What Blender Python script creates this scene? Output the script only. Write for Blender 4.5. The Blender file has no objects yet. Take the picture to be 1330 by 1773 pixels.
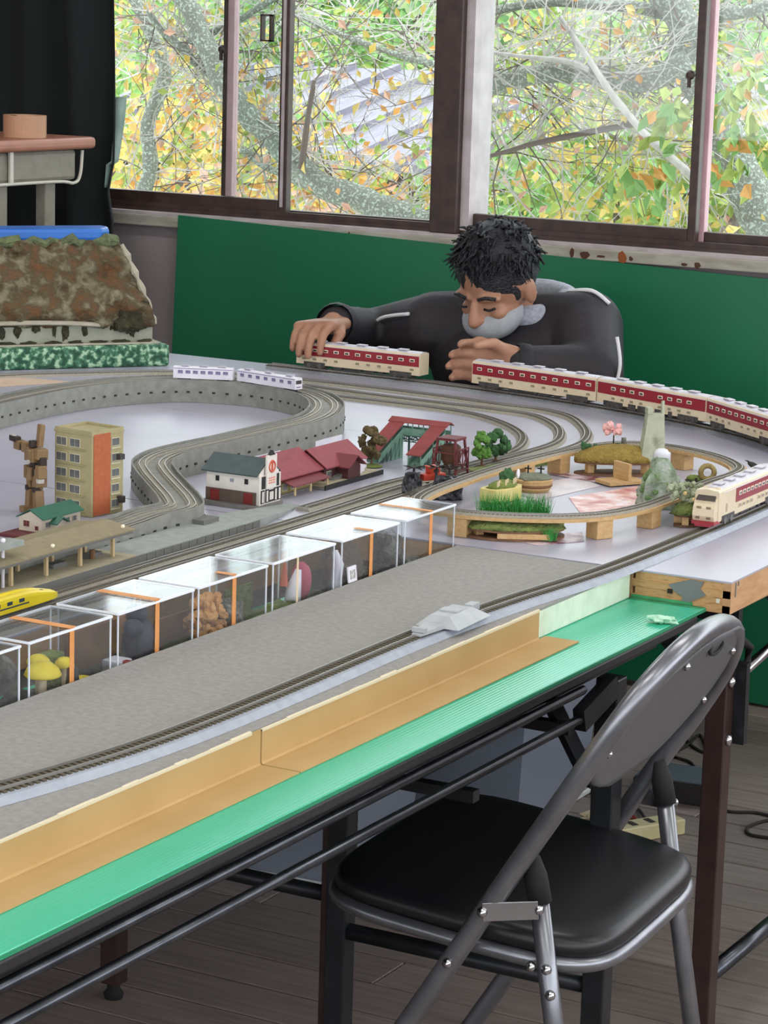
import bpy, bmesh, math, random
from mathutils import Vector, Matrix, noise
random.seed(11)
R_ = math.radians
S = bpy.context.scene
COL = S.collection
# ------------------------------------------------------------------ camera
IW, IH, FPX = 1330.0, 1773.0, 4400.0
YAW, PITCH, ROLL = R_(28.615), R_(10.929), R_(1.741)
CAM = Vector((0, 0, 1.48))
_F = Vector((-math.sin(YAW) * math.cos(PITCH), math.cos(YAW) * math.cos(PITCH), -math.sin(PITCH)))
_R0 = Vector((math.cos(YAW), math.sin(YAW), 0)); _U0 = _R0.cross(_F)
_R = _R0 * math.cos(ROLL) + _U0 * math.sin(ROLL)
_U = -_R0 * math.sin(ROLL) + _U0 * math.cos(ROLL)
cd = bpy.data.cameras.new('camera'); cam = bpy.data.objects.new('camera', cd); COL.objects.link(cam)
cam.matrix_world = Matrix(((_R.x, _U.x, -_F.x, CAM.x), (_R.y, _U.y, -_F.y, CAM.y), (_R.z, _U.z, -_F.z, CAM.z), (0, 0, 0, 1)))
cd.sensor_fit = 'HORIZONTAL'; cd.sensor_width = 36.0; cd.lens = FPX / IW * 36.0; cd.clip_start = .05; cd.clip_end = 300
S.camera = cam
# ------------------------------------------------------------------ world, light, exposure
wd = bpy.data.worlds.new('overcast_sky'); S.world = wd; wd.use_nodes = True
bg = wd.node_tree.nodes['Background']; bg.inputs[0].default_value = (.93, .96, 1.0, 1); bg.inputs[1].default_value = 2.5
S.view_settings.view_transform = 'Standard'; S.view_settings.look = 'None'; S.view_settings.gamma = 1.0
S.view_settings.use_curve_mapping = False; S.view_settings.exposure = 0.7

# ------------------------------------------------------------------ pixel -> place helpers
def ray(x, y): return _F + _R * ((x - IW / 2) / FPX) - _U * ((y - IH / 2) / FPX)
def P(x, y, z):                       # point of the horizontal plane z seen at a pixel
    d = ray(x, y); return CAM + d * ((z - CAM.z) / d.z)
def PY(x, y, Y):                      # point of the plane Y = const
    d = ray(x, y); return CAM + d * (Y / d.y)
def PX(x, y, X):
    d = ray(x, y); return CAM + d * (X / d.x)
# ------------------------------------------------------------------ materials
def lin(h):
    h = h.lstrip('#'); v = [int(h[i:i + 2], 16) / 255 for i in (0, 2, 4)]
    return tuple((c / 12.92 if c <= .04045 else ((c + .055) / 1.055) ** 2.4) for c in v) + (1,)
MATS = {}
def mat(name, c1, rough=.6, c2=None, scale=20, metal=0, bump=0, bscale=None, detail=4, stretch=None, lo=.35, hi=.65, spec=.5, c3=None, sheen=0, coat=0):
    if name in MATS: return MATS[name]
    m = bpy.data.materials.new(name); m.use_nodes = True; nt = m.node_tree; b = nt.nodes['Principled BSDF']
    b.inputs['Base Color'].default_value = lin(c1); b.inputs['Roughness'].default_value = rough
    b.inputs['Metallic'].default_value = metal; b.inputs['Specular IOR Level'].default_value = spec
    if sheen: b.inputs['Sheen Weight'].default_value = sheen
    if coat: b.inputs['Coat Weight'].default_value = coat; b.inputs['Coat Roughness'].default_value = .15
    if c2 or bump:
        tc = nt.nodes.new('ShaderNodeTexCoord'); mp = nt.nodes.new('ShaderNodeMapping')
        if stretch: mp.inputs['Scale'].default_value = stretch
        nt.links.new(tc.outputs['Object'], mp.inputs['Vector'])
    if c2:
        n = nt.nodes.new('ShaderNodeTexNoise'); n.inputs['Scale'].default_value = scale; n.inputs['Detail'].default_value = detail
        r = nt.nodes.new('ShaderNodeValToRGB'); e = r.color_ramp.elements
        e[0].position = lo; e[0].color = lin(c1); e[1].position = hi; e[1].color = lin(c2)
        if c3: x = e.new((lo + hi) / 2); x.color = lin(c3)
        nt.links.new(mp.outputs[0], n.inputs['Vector']); nt.links.new(n.outputs['Fac'], r.inputs[0]); nt.links.new(r.outputs[0], b.inputs['Base Color'])
    if bump:
        n2 = nt.nodes.new('ShaderNodeTexNoise'); n2.inputs['Scale'].default_value = bscale or scale; n2.inputs['Detail'].default_value = 3
        bp = nt.nodes.new('ShaderNodeBump'); bp.inputs['Strength'].default_value = bump; bp.inputs['Distance'].default_value = .01
        nt.links.new(mp.outputs[0], n2.inputs['Vector']); nt.links.new(n2.outputs['Fac'], bp.inputs['Height']); nt.links.new(bp.outputs[0], b.inputs['Normal'])
    MATS[name] = m; return m
def glassy(name, tint='#ffffff', refl=.5, rough=.03, opac=0.0, body='#ffffff', rmin=0.0):
    """clear sheet: passes light straight through, mirrors it by the Fresnel law, may carry a little haze"""
    m = bpy.data.materials.new(name); m.use_nodes = True; nt = m.node_tree; nt.nodes.clear()
    o = nt.nodes.new('ShaderNodeOutputMaterial'); t = nt.nodes.new('ShaderNodeBsdfTransparent'); g = nt.nodes.new('ShaderNodeBsdfGlossy')
    t.inputs[0].default_value = lin(tint); g.inputs['Roughness'].default_value = rough
    fr = nt.nodes.new('ShaderNodeLayerWeight'); fr.inputs['Blend'].default_value = .5
    pw = nt.nodes.new('ShaderNodeMath'); pw.operation = 'POWER'; pw.inputs[1].default_value = 4.0; nt.links.new(fr.outputs['Facing'], pw.inputs[0])
    mu = nt.nodes.new('ShaderNodeMath'); mu.operation = 'MULTIPLY'; mu.inputs[1].default_value = refl; mu.use_clamp = True
    ad = nt.nodes.new('ShaderNodeMath'); ad.operation = 'ADD'; ad.inputs[1].default_value = rmin + .03; ad.use_clamp = True
    mx = nt.nodes.new('ShaderNodeMixShader'); df = nt.nodes.new('ShaderNodeBsdfDiffuse'); df.inputs[0].default_value = lin(body)
    m2 = nt.nodes.new('ShaderNodeMixShader'); m2.inputs[0].default_value = opac
    nt.links.new(t.outputs[0], m2.inputs[1]); nt.links.new(df.outputs[0], m2.inputs[2])
    nt.links.new(pw.outputs[0], mu.inputs[0]); nt.links.new(mu.outputs[0], ad.inputs[0]); nt.links.new(ad.outputs[0], mx.inputs[0]); nt.links.new(m2.outputs[0], mx.inputs[1]); nt.links.new(g.outputs[0], mx.inputs[2])
    nt.links.new(mx.outputs[0], o.inputs['Surface']); MATS[name] = m; return m
# ------------------------------------------------------------------ mesh builder
class MB:
    def __init__(s): s.v = []; s.f = []
    def add(s, vs, fs):
        n = len(s.v); s.v += [tuple(p) for p in vs]; s.f += [tuple(i + n for i in q) for q in fs]; return s
    def box(s, x0, x1, y0, y1, z0, z1, M=None):
        vs = [Vector(p) for p in ((x0, y0, z0), (x1, y0, z0), (x1, y1, z0), (x0, y1, z0), (x0, y0, z1), (x1, y0, z1), (x1, y1, z1), (x0, y1, z1))]
        if M: vs = [M @ p for p in vs]
        return s.add(vs, [(0, 3, 2, 1), (4, 5, 6, 7), (0, 1, 5, 4), (1, 2, 6, 5), (2, 3, 7, 6), (3, 0, 4, 7)])
    def cbox(s, c, d, M=None):
        x, y, z = c; a, b, e = d[0] / 2, d[1] / 2, d[2] / 2
        if M is None: return s.box(x - a, x + a, y - b, y + b, z - e, z + e)
        return s.box(-a, a, -b, b, -e, e, Matrix.Translation((x, y, z)) @ M)
    def bar(s, p0, p1, w, h=None, up=(0, 0, 1)):       # square bar between two points
        h = h or w; p0 = Vector(p0); p1 = Vector(p1); d = (p1 - p0).normalized(); up = Vector(up)
        if abs(d.dot(up)) > .98: up = Vector((1, 0, 0))
        a = d.cross(up).normalized(); b = a.cross(d); vs = []
        for p in (p0, p1):
            for i, j in ((-1, -1), (1, -1), (1, 1), (-1, 1)): vs.append(p + a * (i * w / 2) + b * (j * h / 2))
        return s.add(vs, [(0, 1, 2, 3), (7, 6, 5, 4), (0, 4, 5, 1), (1, 5, 6, 2), (2, 6, 7, 3), (3, 7, 4, 0)])
    def cyl(s, p0, p1, r0, r1=None, n=10, caps=True):
        return s.tube([p0, p1], [r0, r0 if r1 is None else r1], n, caps=caps)
    def tube(s, pts, r, n=8, closed=False, caps=True):
        pts = [Vector(p) for p in pts]; m = len(pts); rr = r if isinstance(r, (list, tuple)) else [r] * m
        ref = None; vs = []
        for i, p in enumerate(pts):
            if closed: d = pts[(i + 1) % m] - pts[i - 1]
            else: d = pts[min(i + 1, m - 1)] - pts[max(i - 1, 0)]
            if d.length < 1e-9: d = Vector((0, 0, 1))
            d.normalize()
            if ref is None: ref = Vector((0, 0, 1)) if abs(d.z) < .9 else Vector((1, 0, 0))
            a = (ref - d * ref.dot(d)); a = a.normalized() if a.length > 1e-6 else d.orthogonal().normalized(); b = d.cross(a); ref = a
            for k in range(n):
                t = 2 * math.pi * k / n; vs.append(p + (a * math.cos(t) + b * math.sin(t)) * rr[i])
        fs = []
        for i in range(m if closed else m - 1):
            j = (i + 1) % m
            for k in range(n): fs.append((i * n + k, i * n + (k + 1) % n, j * n + (k + 1) % n, j * n + k))
        if caps and not closed: fs += [tuple(range(n))[::-1], tuple((m - 1) * n + k for k in range(n))]
        return s.add(vs, fs)
    def lathe(s, prof, c=(0, 0, 0), n=20, M=None):      # prof: (r, z) pairs
        vs = []; m = len(prof); c = Vector(c)
        for r, z in prof:
            for k in range(n):
                t = 2 * math.pi * k / n; q = Vector((r * math.cos(t), r * math.sin(t), z)); vs.append((M @ q if M else q) + c)
        fs = [(i * n + k, i * n + (k + 1) % n, (i + 1) * n + (k + 1) % n, (i + 1) * n + k) for i in range(m - 1) for k in range(n)]
        if prof[0][0] > 1e-6: fs.append(tuple(range(n))[::-1])
        if prof[-1][0] > 1e-6: fs.append(tuple((m - 1) * n + k for k in range(n)))
        return s.add(vs, fs)
    def prism(s, poly, z0, z1, M=None):                 # poly: xy list, counter-clockwise
        n = len(poly); vs = [Vector((x, y, z0)) for x, y in poly] + [Vector((x, y, z1)) for x, y in poly]
        if M: vs = [M @ q for q in vs]
        return s.add(vs, [tuple(range(n))[::-1], tuple(range(n, 2 * n))] + [(i, (i + 1) % n, n + (i + 1) % n, n + i) for i in range(n)])
    def blob(s, c, r, seg=10, rings=7, amp=0, freq=3, M=None, seed=0, zmin=None):
        c = Vector(c); r = (r, r, r) if isinstance(r, (int, float)) else r; vs = []
        for i in range(rings + 1):
            ph = math.pi * i / rings
            for k in range(seg):
                t = 2 * math.pi * k / seg; d = Vector((math.sin(ph) * math.cos(t), math.sin(ph) * math.sin(t), math.cos(ph)))
                q = 1 + (amp * noise.noise(d * freq + Vector((seed * 3.7, seed, 0))) if amp else 0)
                p = Vector((d.x * r[0] * q, d.y * r[1] * q, d.z * r[2] * q))
                if M: p = M @ p
                p = p + c
                if zmin is not None: p.z = max(p.z, zmin)
                vs.append(p)
        fs = [(i * seg + k, (i + 1) * seg + k, (i + 1) * seg + (k + 1) % seg, i * seg + (k + 1) % seg) for i in range(rings) for k in range(seg)]
        return s.add(vs, fs)
    def sweep(s, path, prof, closed=False):             # path: points; prof: (side, height) polygon; side + = right of travel
        m = len(path); n = len(prof); path = [Vector(p) for p in path]; vs = []
        for i, p in enumerate(path):
            d = (path[(i + 1) % m] - path[i - 1]) if closed else (path[min(i + 1, m - 1)] - path[max(i - 1, 0)])
            d.z = 0; d.normalize(); a = Vector((d.y, -d.x, 0))
            for q in prof: vs.append(p + a * q[0] + Vector((0, 0, q[1])))
        fs = []
        for i in range(m if closed else m - 1):
            j = (i + 1) % m
            for k in range(n): fs.append((i * n + k, j * n + k, j * n + (k + 1) % n, i * n + (k + 1) % n))
        if not closed: fs += [tuple(range(n)), tuple((m - 1) * n + k for k in range(n))[::-1]]
        return s.add(vs, fs)
    def leaf(s, c, d, w, l, nrm):
        d = Vector(d).normalized(); nrm = Vector(nrm); a = d.cross(nrm)
        a = a.normalized() if a.length > 1e-5 else d.orthogonal().normalized(); c = Vector(c); up = a.cross(d) * (w * .25)
        return s.add([c, c + d * l * .5 + a * w / 2 + up, c + d * l, c + d * l * .5 - a * w / 2 + up, c + d * l * .55], [(0, 1, 4), (1, 2, 4), (2, 3, 4), (3, 0, 4)])
    def mesh(s, name, m, smooth=False):
        me = bpy.data.meshes.new(name); me.from_pydata(s.v, [], s.f)
        bm = bmesh.new(); bm.from_mesh(me); bmesh.ops.recalc_face_normals(bm, faces=bm.faces); bm.to_mesh(me); bm.free()
        if m: me.materials.append(m)
        if smooth: me.polygons.foreach_set('use_smooth', [True] * len(me.polygons))
        me.update(); return me
    def build(s, name, m, parent=None, smooth=False, bevel=0, seg=2, loc=None):
        return put(name, s.mesh(name, m, smooth), parent, bevel, seg, loc)
def put(name, me, parent=None, bevel=0, seg=2, loc=None):
    o = bpy.data.objects.new(name, me); COL.objects.link(o)
    if parent: o.parent = parent
    if loc is not None: o.location = loc
    if bevel:
        b = o.modifiers.new('bevel', 'BEVEL'); b.width = bevel; b.segments = seg; b.limit_method = 'ANGLE'; b.angle_limit = R_(40)
    return o
def tag(o, label=None, cat=None, group=None, kind=None):
    if label: o['label'] = label
    if cat: o['category'] = cat
    if group: o['group'] = group
    if kind: o['kind'] = kind
    return o
def thing(name, label, cat, loc=(0, 0, 0), rz=0, group=None):
    o = bpy.data.objects.new(name, None); COL.objects.link(o); o.empty_display_size = .05
    o.location = loc; o.rotation_euler = (0, 0, rz); return tag(o, label, cat, group)
def struct(o): o['kind'] = 'structure'; return o
def stuff(o): o['kind'] = 'stuff'; return o
def smooth_path(pts, n=6, closed=False):               # Catmull-Rom
    pts = [Vector(p) for p in pts]; out = []; m = len(pts)
    for i in range(m if closed else m - 1):
        g = lambda k: pts[k % m] if closed else pts[max(0, min(m - 1, k))]
        a, b, c, d = g(i - 1), g(i), g(i + 1), g(i + 2)
        for k in range(n):
            t = k / n; out.append(.5 * ((2 * b) + (c - a) * t + (2 * a - 5 * b + 4 * c - d) * t * t + (3 * b - a - 3 * c + d) * t ** 3))
    if not closed: out.append(pts[-1])
    return out
def rot(z=0, x=0, y=0): return Matrix.Rotation(z, 4, 'Z') @ Matrix.Rotation(y, 4, 'Y') @ Matrix.Rotation(x, 4, 'X')
def resample(path, step):
    out = [path[0].copy()]; acc = 0
    for a, b in zip(path, path[1:]):
        L = (b - a).length; t = step - acc
        while t <= L: out.append(a + (b - a) * (t / L)); t += step
        acc = (acc + L) % step
    return out
T = .745                                               # top of the layout boards
# ================================================================== SETTING
YW = 5.28
m_plank = [mat('plank_%d' % i, c, .55, c2, 6, bump=.15, bscale=40, stretch=(1, 14, 1), lo=.3, hi=.7) for i, (c, c2) in enumerate((('#7c706b', '#958780'), ('#726661', '#8b7e77'), ('#82746e', '#9d8f87')))]
m_gap = mat('floor_gap_dark', '#1d1816', .9)
m_wall = mat('wall_mauve_paint', '#887d7f', .8, '#8f8486', 9, bump=.1, bscale=120)
m_sill = mat('sill_old_white_paint', '#a8a498', .6, '#7d776b', 9, lo=.45, hi=.75, stretch=(1, 4, 4))
m_chip = mat('paint_chip_brown', '#4a2c1c', .8); m_chip2 = mat('paint_chip_rust', '#8a4a22', .8)
m_frame = mat('window_frame_brown', '#33241f', .45, '#46332c', 30)
m_pale = mat('window_jamb_pale', '#b9aeb0', .5, '#a59a9c', 20)
m_pink = mat('outer_sash_pinkbrown', '#d0a9b0', .5, '#c49ca4', 20)
m_pane = glassy('window_pane', '#f3f7f6', .55, .01)
m_ceil = mat('ceiling_board', '#cfcdc6', .85, '#c4c2ba', 8)
m_ground = mat('outdoor_leaf_litter', '#7d7455', .9, '#8f8a55', 3, c3='#6a6a3c')
m_hill = mat('hillside_growth', '#62784c', .95, '#9c9a72', 1.6, c3='#7d8f5c', bump=.8, bscale=5, detail=8)

fl = struct(MB().box(-6.5, 2.5, -3.5, YW, -.06, -.004).build('floor', m_gap))
pl = {}
def plank(i, x0, x1):
    L = round(x1 - x0, 2)
    if (L, i % 3) not in pl: pl[(L, i % 3)] = MB().box(0, L - .0025, 0, .105, -.02, 0).mesh('plank', m_plank[i % 3])
    return put('plank', pl[(L, i % 3)], fl, .0015, 1)
y = 3.529 - .109 * 22; i = 0
while y < YW - .02:
    off = (i * .73) % 1.8
    xs = [-5.6 + off + 1.8 * k for k in range(-1, 5)]
    for a, b in zip(xs, xs[1:]):
        if b < -5.4 or a > 1.6 or y < 1.9 and a > -.6: continue
        o = plank(i + int(a * 3), a, b); o.location = (a, y + .002, 0)
    y += .109; i += 1
o = plank(1, -5.6, -5.6 + 7.2); o.location = (-5.6, y + .002 - .109 * 0, 0) if y + .107 < YW else (-5.6, y - .109 + .002, 0)
if y + .107 >= YW: bpy.data.objects.remove(o)

wb = MB().box(-6.5, 2.5, YW, YW + .16, -.06, .965)
struct(wb.build('wall_back', m_wall))
wu = MB().box(-6.5, 2.5, YW, YW + .16, 1.98, 2.75).box(-6.5, -4.6, YW, YW + .16, .965, 1.98)
struct(wu.build('wall_back_upper', m_wall))
struct(MB().box(-6.62, -6.5, -3.5, YW + .16, -.06, 2.75).build('wall_left', m_wall))
struct(MB().box(-6.62, 2.62, -3.62, YW + .16, 2.75, 2.85).build('ceiling', m_ceil))
struct(MB().box(-6.62, 2.5, -3.62, -3.5, -.06, .85).box(-6.62, 2.5, -3.62, -3.5, 2.35, 2.75).build('wall_front', m_wall))  # unseen wall put in to keep low light off the floor
struct(MB().box(2.5, 2.62, -3.62, YW + .16, -.06, .85).box(2.5, 2.62, -3.62, YW + .16, 2.35, 2.75).build('wall_right', m_wall))  # unseen wall added likewise, solid low down to block light under the tables
# fluorescent lamps added out of view to brighten the level surfaces
m_lampbody = mat('lamp_white_metal', '#e6e6e2', .4)
m_tubeon = bpy.data.materials.new('lit_tube'); m_tubeon.use_nodes = True
_b = m_tubeon.node_tree.nodes['Principled BSDF']; _b.inputs['Base Color'].default_value = (1, 1, 1, 1); _b.inputs['Emission Color'].default_value = (1, .98, .94, 1); _b.inputs['Emission Strength'].default_value = 3
LAMPW = 6.5
for k, (lx, ly) in enumerate(((-3.2, 3.6), (-1.2, 3.6), (.8, 3.6), (-3.2, 1.4), (-1.2, 1.4), (.8, 1.4), (-1.2, -.8), (.8, -.8))):
    t = thing('added_ceiling_lamp', 'added unseen twin tube ceiling lamp, %s row %s' % (('window side', 'middle', 'rear')[k // 3], ('left', 'centre', 'right')[k % 3] if k < 6 else ('centre', 'right')[k - 6]), 'lamp', (lx, ly, 2.66), group='added unseen ceiling lamps')
    MB().box(-.62, .62, -.11, .11, .04, .088).build('housing', m_lampbody, t, bevel=.004)
    for s in (-.06, .06): MB().cyl((-.59, s, .022), (.59, s, .022), .016, n=10).build('tube', m_tubeon, t, smooth=True)
    ld = bpy.data.lights.new('lamp_fill_light', 'AREA'); ld.shape = 'RECTANGLE'; ld.size = 1.2; ld.size_y = .2; ld.energy = LAMPW; ld.color = (1, .98, .95)
    lo = bpy.data.objects.new('lamp_fill_light', ld); COL.objects.link(lo); lo.parent = t; lo.location = (0, 0, -.002)
# sill: a painted board with a bright top edge, chipped
sl = struct(MB().box(-4.6, 2.5, YW - .03, YW + .16, .965, .992).build('trim_1', m_sill, bevel=.003))
st = MB().box(-4.6, 2.5, YW - .024, YW + .1, .9921, .9995).build('sill_lip', m_pale, sl)
for px, py, w, h, mm in ((990, 438, .006, .012, m_chip), (1011, 441, .013, .010, m_chip), (1077, 447, .012, .014, m_chip2), (1092, 448, .005, .006, m_chip), (1185, 458, .010, .004, m_chip), (1207, 460, .008, .008, m_chip), (326, 391, .006, .009, m_chip), (374, 391, .005, .009, m_chip), (484, 402, .004, .006, m_chip), (604, 410, .004, .012, m_chip), (634, 411, .005, .004, m_chip), (1040, 444, .012, .003, m_chip), (427, 397, .003, .003, m_chip)):
    q = PY(px, py, YW - .031); pts = [(q.x + w * (math.cos(a) * random.uniform(.7, 1.2)), q.z + h * math.sin(a) * random.uniform(.7, 1.2)) for a in [k * math.pi / 4 for k in range(8)]]
    mb = MB(); mb.add([(x, YW - .0306, z) for x, z in pts] + [(x, YW - .0296, z) for x, z in pts], [tuple(range(8)), tuple(range(8, 16))[::-1]] + [(k, (k + 1) % 8, 8 + (k + 1) % 8, 8 + k) for k in range(8)])
    mb.build('paint_chip', mm, sl)

ZT = 1.98
def sash(parent, x0, x1, Y, zb, rail, stl, str_, ml, mr, pale=None):
    MB().box(x0, x0 + stl, Y - .012, Y + .012, zb, ZT).build('stile', ml, parent, bevel=.002)
    MB().box(x1 - str_, x1, Y - .012, Y + .012, zb, ZT).build('stile', mr, parent, bevel=.002)
    MB().box(x0 + stl, x1 - str_, Y - .012, Y + .012, zb, zb + rail).build('bottom_rail', m_frame, parent, bevel=.002)
    MB().box(x0 + stl, x1 - str_, Y - .0115, Y + .0115, ZT - .04, ZT - .001).build('top_rail', m_frame, parent)
    MB().box(x0 + stl, x1 - str_, Y - .002, Y + .002, zb + rail, ZT - .04).build('pane', m_pane, parent)
def pull(parent, x0, x1, Y, z0, z1):
    a = .004; mb = MB().box(x0, x1, Y - .03, Y - .018, z1 - a, z1).box(x0, x1, Y - .03, Y - .018, z0, z0 + a).box(x0, x0 + a, Y - .03, Y - .012, z0, z1).box(x1 - a, x1, Y - .03, Y - .012, z0, z1)
    mb.build('pull', m_frame, parent)
def lock(parent, x, Y, z):
    mb = MB().lathe([(0, 0), (.010, 0), (.011, .006), (.007, .012), (0, .013)], (x, Y - .012, z), 12, Matrix.Rotation(R_(90), 3, 'X')).cbox((x, Y - .02, z - .012), (.006, .008, .03))
    mb.build('lock', m_frame, parent, smooth=False)
YI, YO = YW + .035, YW + .072
X = lambda px, Y=YI, py=370: PY(px, py, Y).x
xm0, xm1 = X(742, YW - .02, 400), X(789, YW - .02, 400)
# window 1 (left): inner sash + outer sash, window 2 (right): the same
w1 = struct(thing('window_1', None, None)); w2 = struct(thing('window_2', None, None))
for w, a, b in ((w1, -4.6, xm0), (w2, xm1, .3)):
    MB().box(a, b, YW + .004, YW + .1, .9996, 1.008).build('track', m_frame, w)
    MB().box(a, b, YW + .008, YW + .014, 1.008, 1.020).build('track_rib', m_frame, w)
    MB().box(a, b, YW + .05, YW + .055, 1.008, 1.016).build('track_rib', m_frame, w)
xs = X(499)
sash(w1, xs - 1.05, xs, YI, 1.010, .036, .03, .024, m_frame, m_frame)
MB().box(xs - .017, xs - .009, YI - .0145, YI - .012, 1.03, ZT).build('stile_highlight', m_pale, w1)  # pale strip: light on the stile face put into the colour
sash(w1, X(388, YO), xm0 + .02, YO, 1.0085, .012, .028, .03, m_pink, m_frame)
MB().box(X(388, YO), X(388, YO) + .010, YO - .016, YO - .012, 1.02, ZT).build('stile_edge', m_frame, w1)
pull(w1, X(462, YI, 45), X(480, YI, 45), YI, PY(470, 72, YI).z, PY(470, 25, YI).z)
lock(w1, X(389, YO, 85) + .003, YO, PY(389, 85, YO).z)
x2 = X(811); x3 = X(1209)
sash(w2, x2 - .01, x3, YI, 1.010, .036, .018, .02, m_frame, m_frame)
sash(w2, X(1198, YO), X(1198, YO) + .9, YO, 1.0085, .030, .036, .03, m_pink, m_frame)
pull(w2, X(812, YI, 60), X(831, YI, 60), YI, PY(822, 89, YI).z, PY(822, 40, YI).z)
lock(w2, X(1200, YI, 130), YI, PY(1200, 130, YI).z)
# the mullion between the windows: dark post, pale jamb, dark stop
t2 = struct(MB().box(xm0, xm1, YW - .02, YW + .1, .9996, ZT).build('trim_2', m_frame, bevel=.003))
MB().box(xm1, xm1 + .022, YW + .0, YW + .1, 1.008, ZT).build('jamb', m_pale, t2)

# ------------------------------------------------------------------ outside
gr = MB(); N = 24
for iy in range(N + 1):
    for ix in range(N + 1):
        x = -26 + 30 * ix / N; yy = 5.6 + 44 * iy / N
        z = -2.6 + .25 * noise.noise(Vector((x * .3, yy * .3, 0))) + max(0, yy - 24) * .42
        gr.v.append((x, yy, z))
gr.f = [(a * (N + 1) + b, a * (N + 1) + b + 1, (a + 1) * (N + 1) + b + 1, (a + 1) * (N + 1) + b) for a in range(N) for b in range(N)]
struct(gr.build('ground', m_hill, smooth=True))
# outbuilding with a grey corrugated roof
m_roof = mat('grey_metal_roof', '#8b8792', .6, '#777380', 6, stretch=(9, 1, 1)); m_bw = mat('brown_board_wall', '#6e5b4e', .8, '#7f6b5c', 5); m_eave = mat('eave_dark', '#4a3c34', .8)
YB = 17.0
ea = PY(560, 292, YB); eb = PY(945, 300, YB); zr = PY(700, 215, YB + 3).z + .0
hb = thing('outbuilding', 'low brown outbuilding with a grey ribbed metal roof behind the branches', 'building', (ea.x - 3, YB, -2.6))
zE = ea.z + 2.6; L = eb.x - ea.x + 4.5
MB().box(.4, L - .4, .4, 3.0, 0, zE - .12).build('wall', m_bw, hb)
MB().box(0, L, 0, .12, zE - .2, zE).build('eave', m_eave, hb)
rf = MB().box(0, L, 0, 3.3, 0, .08, Matrix.Translation((0, -.1, zE)) @ Matrix.Rotation(R_(11), 4, 'X')).build('roof', m_roof, hb)
for k in range(int(L / .45)):
    MB().box(.1 + k * .45, .16 + k * .45, -.02, 3.3, .08, .13, Matrix.Translation((0, -.1, zE)) @ Matrix.Rotation(R_(11), 4, 'X')).build('rib', m_roof, rf)

m_bark = mat('lichen_bark', '#8f9a8e', .9, '#b6c4b8', 110, c3='#77776c', bump=.7, bscale=90, lo=.3, hi=.66)
m_twig = mat('pale_twig', '#c4c0bb', .85, '#aaa59f', 30); m_twigd = mat('dark_twig', '#6a5f58', .85)
LEAF = {'yellow': mat('leaf_yellow', '#d0b455', .6, '#d8c478', 30), 'orange': mat('leaf_orange', '#d29648', .6, '#daa960', 30), 'lime': mat('leaf_lime', '#a4b45a', .6, '#94a552', 30),
        'green': mat('leaf_green', '#74a058', .6, '#8ab06a', 30), 'peach': mat('leaf_peach', '#d8b29c', .6, '#cf9f86', 30), 'deep': mat('leaf_deep_green', '#527a45', .7, '#689056', 30)}
for k in LEAF.values(): k.node_tree.nodes['Principled BSDF'].inputs['Transmission Weight'].default_value = 0.0
LM = {}
def leafmesh(c):
    if c not in LM: LM[c] = MB().leaf((0, 0, 0), (0, 0, -1), .62, 1.0, (0, -1, .2)).mesh('leaf', LEAF[c])
    return LM[c]
def limb(parent, pts, Y, r0, r1, dy=0, name='limb', m=None, n=9):
    w = [PY(a, b, Y + dy * k / (len(pts) - 1)) for k, (a, b) in enumerate(pts)]
    w = smooth_path(w, 4); k = len(w) - 1
    for i, q in enumerate(w):
        q += Vector((noise.noise(q * 9), 0, noise.noise(q * 9 + Vector((5, 5, 5))))) * r0 * .5
    MB().tube(w, [(r0 + (r1 - r0) * i / k) * (1 + .18 * noise.noise(Vector((i * .9, Y, r0 * 50)))) for i in range(k + 1)], n).build(name, m or m_bark, parent, smooth=True)
    return w
def twigs(parent, seeds, count, L, r, spread=1.0, name='twigs', m=None, drop=.15):
    mb = MB(); tips = []
    for _ in range(count):
        p = Vector(random.choice(seeds)); a = random.uniform(0, 2 * math.pi); d = Vector((math.cos(a), random.uniform(0, .8), math.sin(a) * .8 + .1)).normalized(); pts = [p.copy()]
        l = L * random.uniform(.5, 1.3); k = 5
        for i in range(k):
            d = (d + Vector((random.uniform(-1, 1), random.uniform(-.6, .6), random.uniform(-1, 1) - drop)) * .32 * spread).normalized(); p = p + d * (l / k); pts.append(p.copy())
            if random.random() < .55:
                e = (d + Vector((random.uniform(-1, 1), random.uniform(-.4, .4), random.uniform(-1, 1))) * .8).normalized(); q = p + e * l * .28; mb.tube([p, (p + q) / 2 + Vector((0, 0, random.uniform(-1, 1) * l * .02)), q], [r * .55, r * .45, r * .25], 3, caps=False); tips.append(q)
        mb.tube(pts, [r * (1 - .14 * i) for i in range(len(pts))], 3, caps=False); tips += pts[2:]
    stuff(mb.build(name, m or m_twig, parent)); return tips
def leaves(parent, tips, count, size, cols, single=True, jit=.06):
    bag = {}
    for _ in range(count):
        p = Vector(random.choice(tips)) + Vector([random.uniform(-jit, jit) for _ in range(3)]); c = random.choice(cols); s = size * random.uniform(.65, 1.3)
        if single:
            o = put('leaf', leafmesh(c), parent); o.location = p - parent.location; o.scale = (s, s, s); o.rotation_euler = (random.uniform(-.9, .9), random.uniform(-1.0, 1.0), random.uniform(-1.2, 1.2))
        else:
            bag.setdefault(c, MB()).leaf(p - parent.location, (random.uniform(-1, 1), random.uniform(-.6, .6), random.uniform(-1.2, .5)), s * .62, s, (random.uniform(-.6, .6), -1, random.uniform(-.2, .8)))
    for c, mb in bag.items(): stuff(mb.build('foliage', LEAF[c], parent))
def tree(name, label, base): return thing(name, label, 'tree', base, group='trees outside the windows')
AUT = ['yellow', 'orange', 'yellow', 'lime', 'peach']; 
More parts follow.
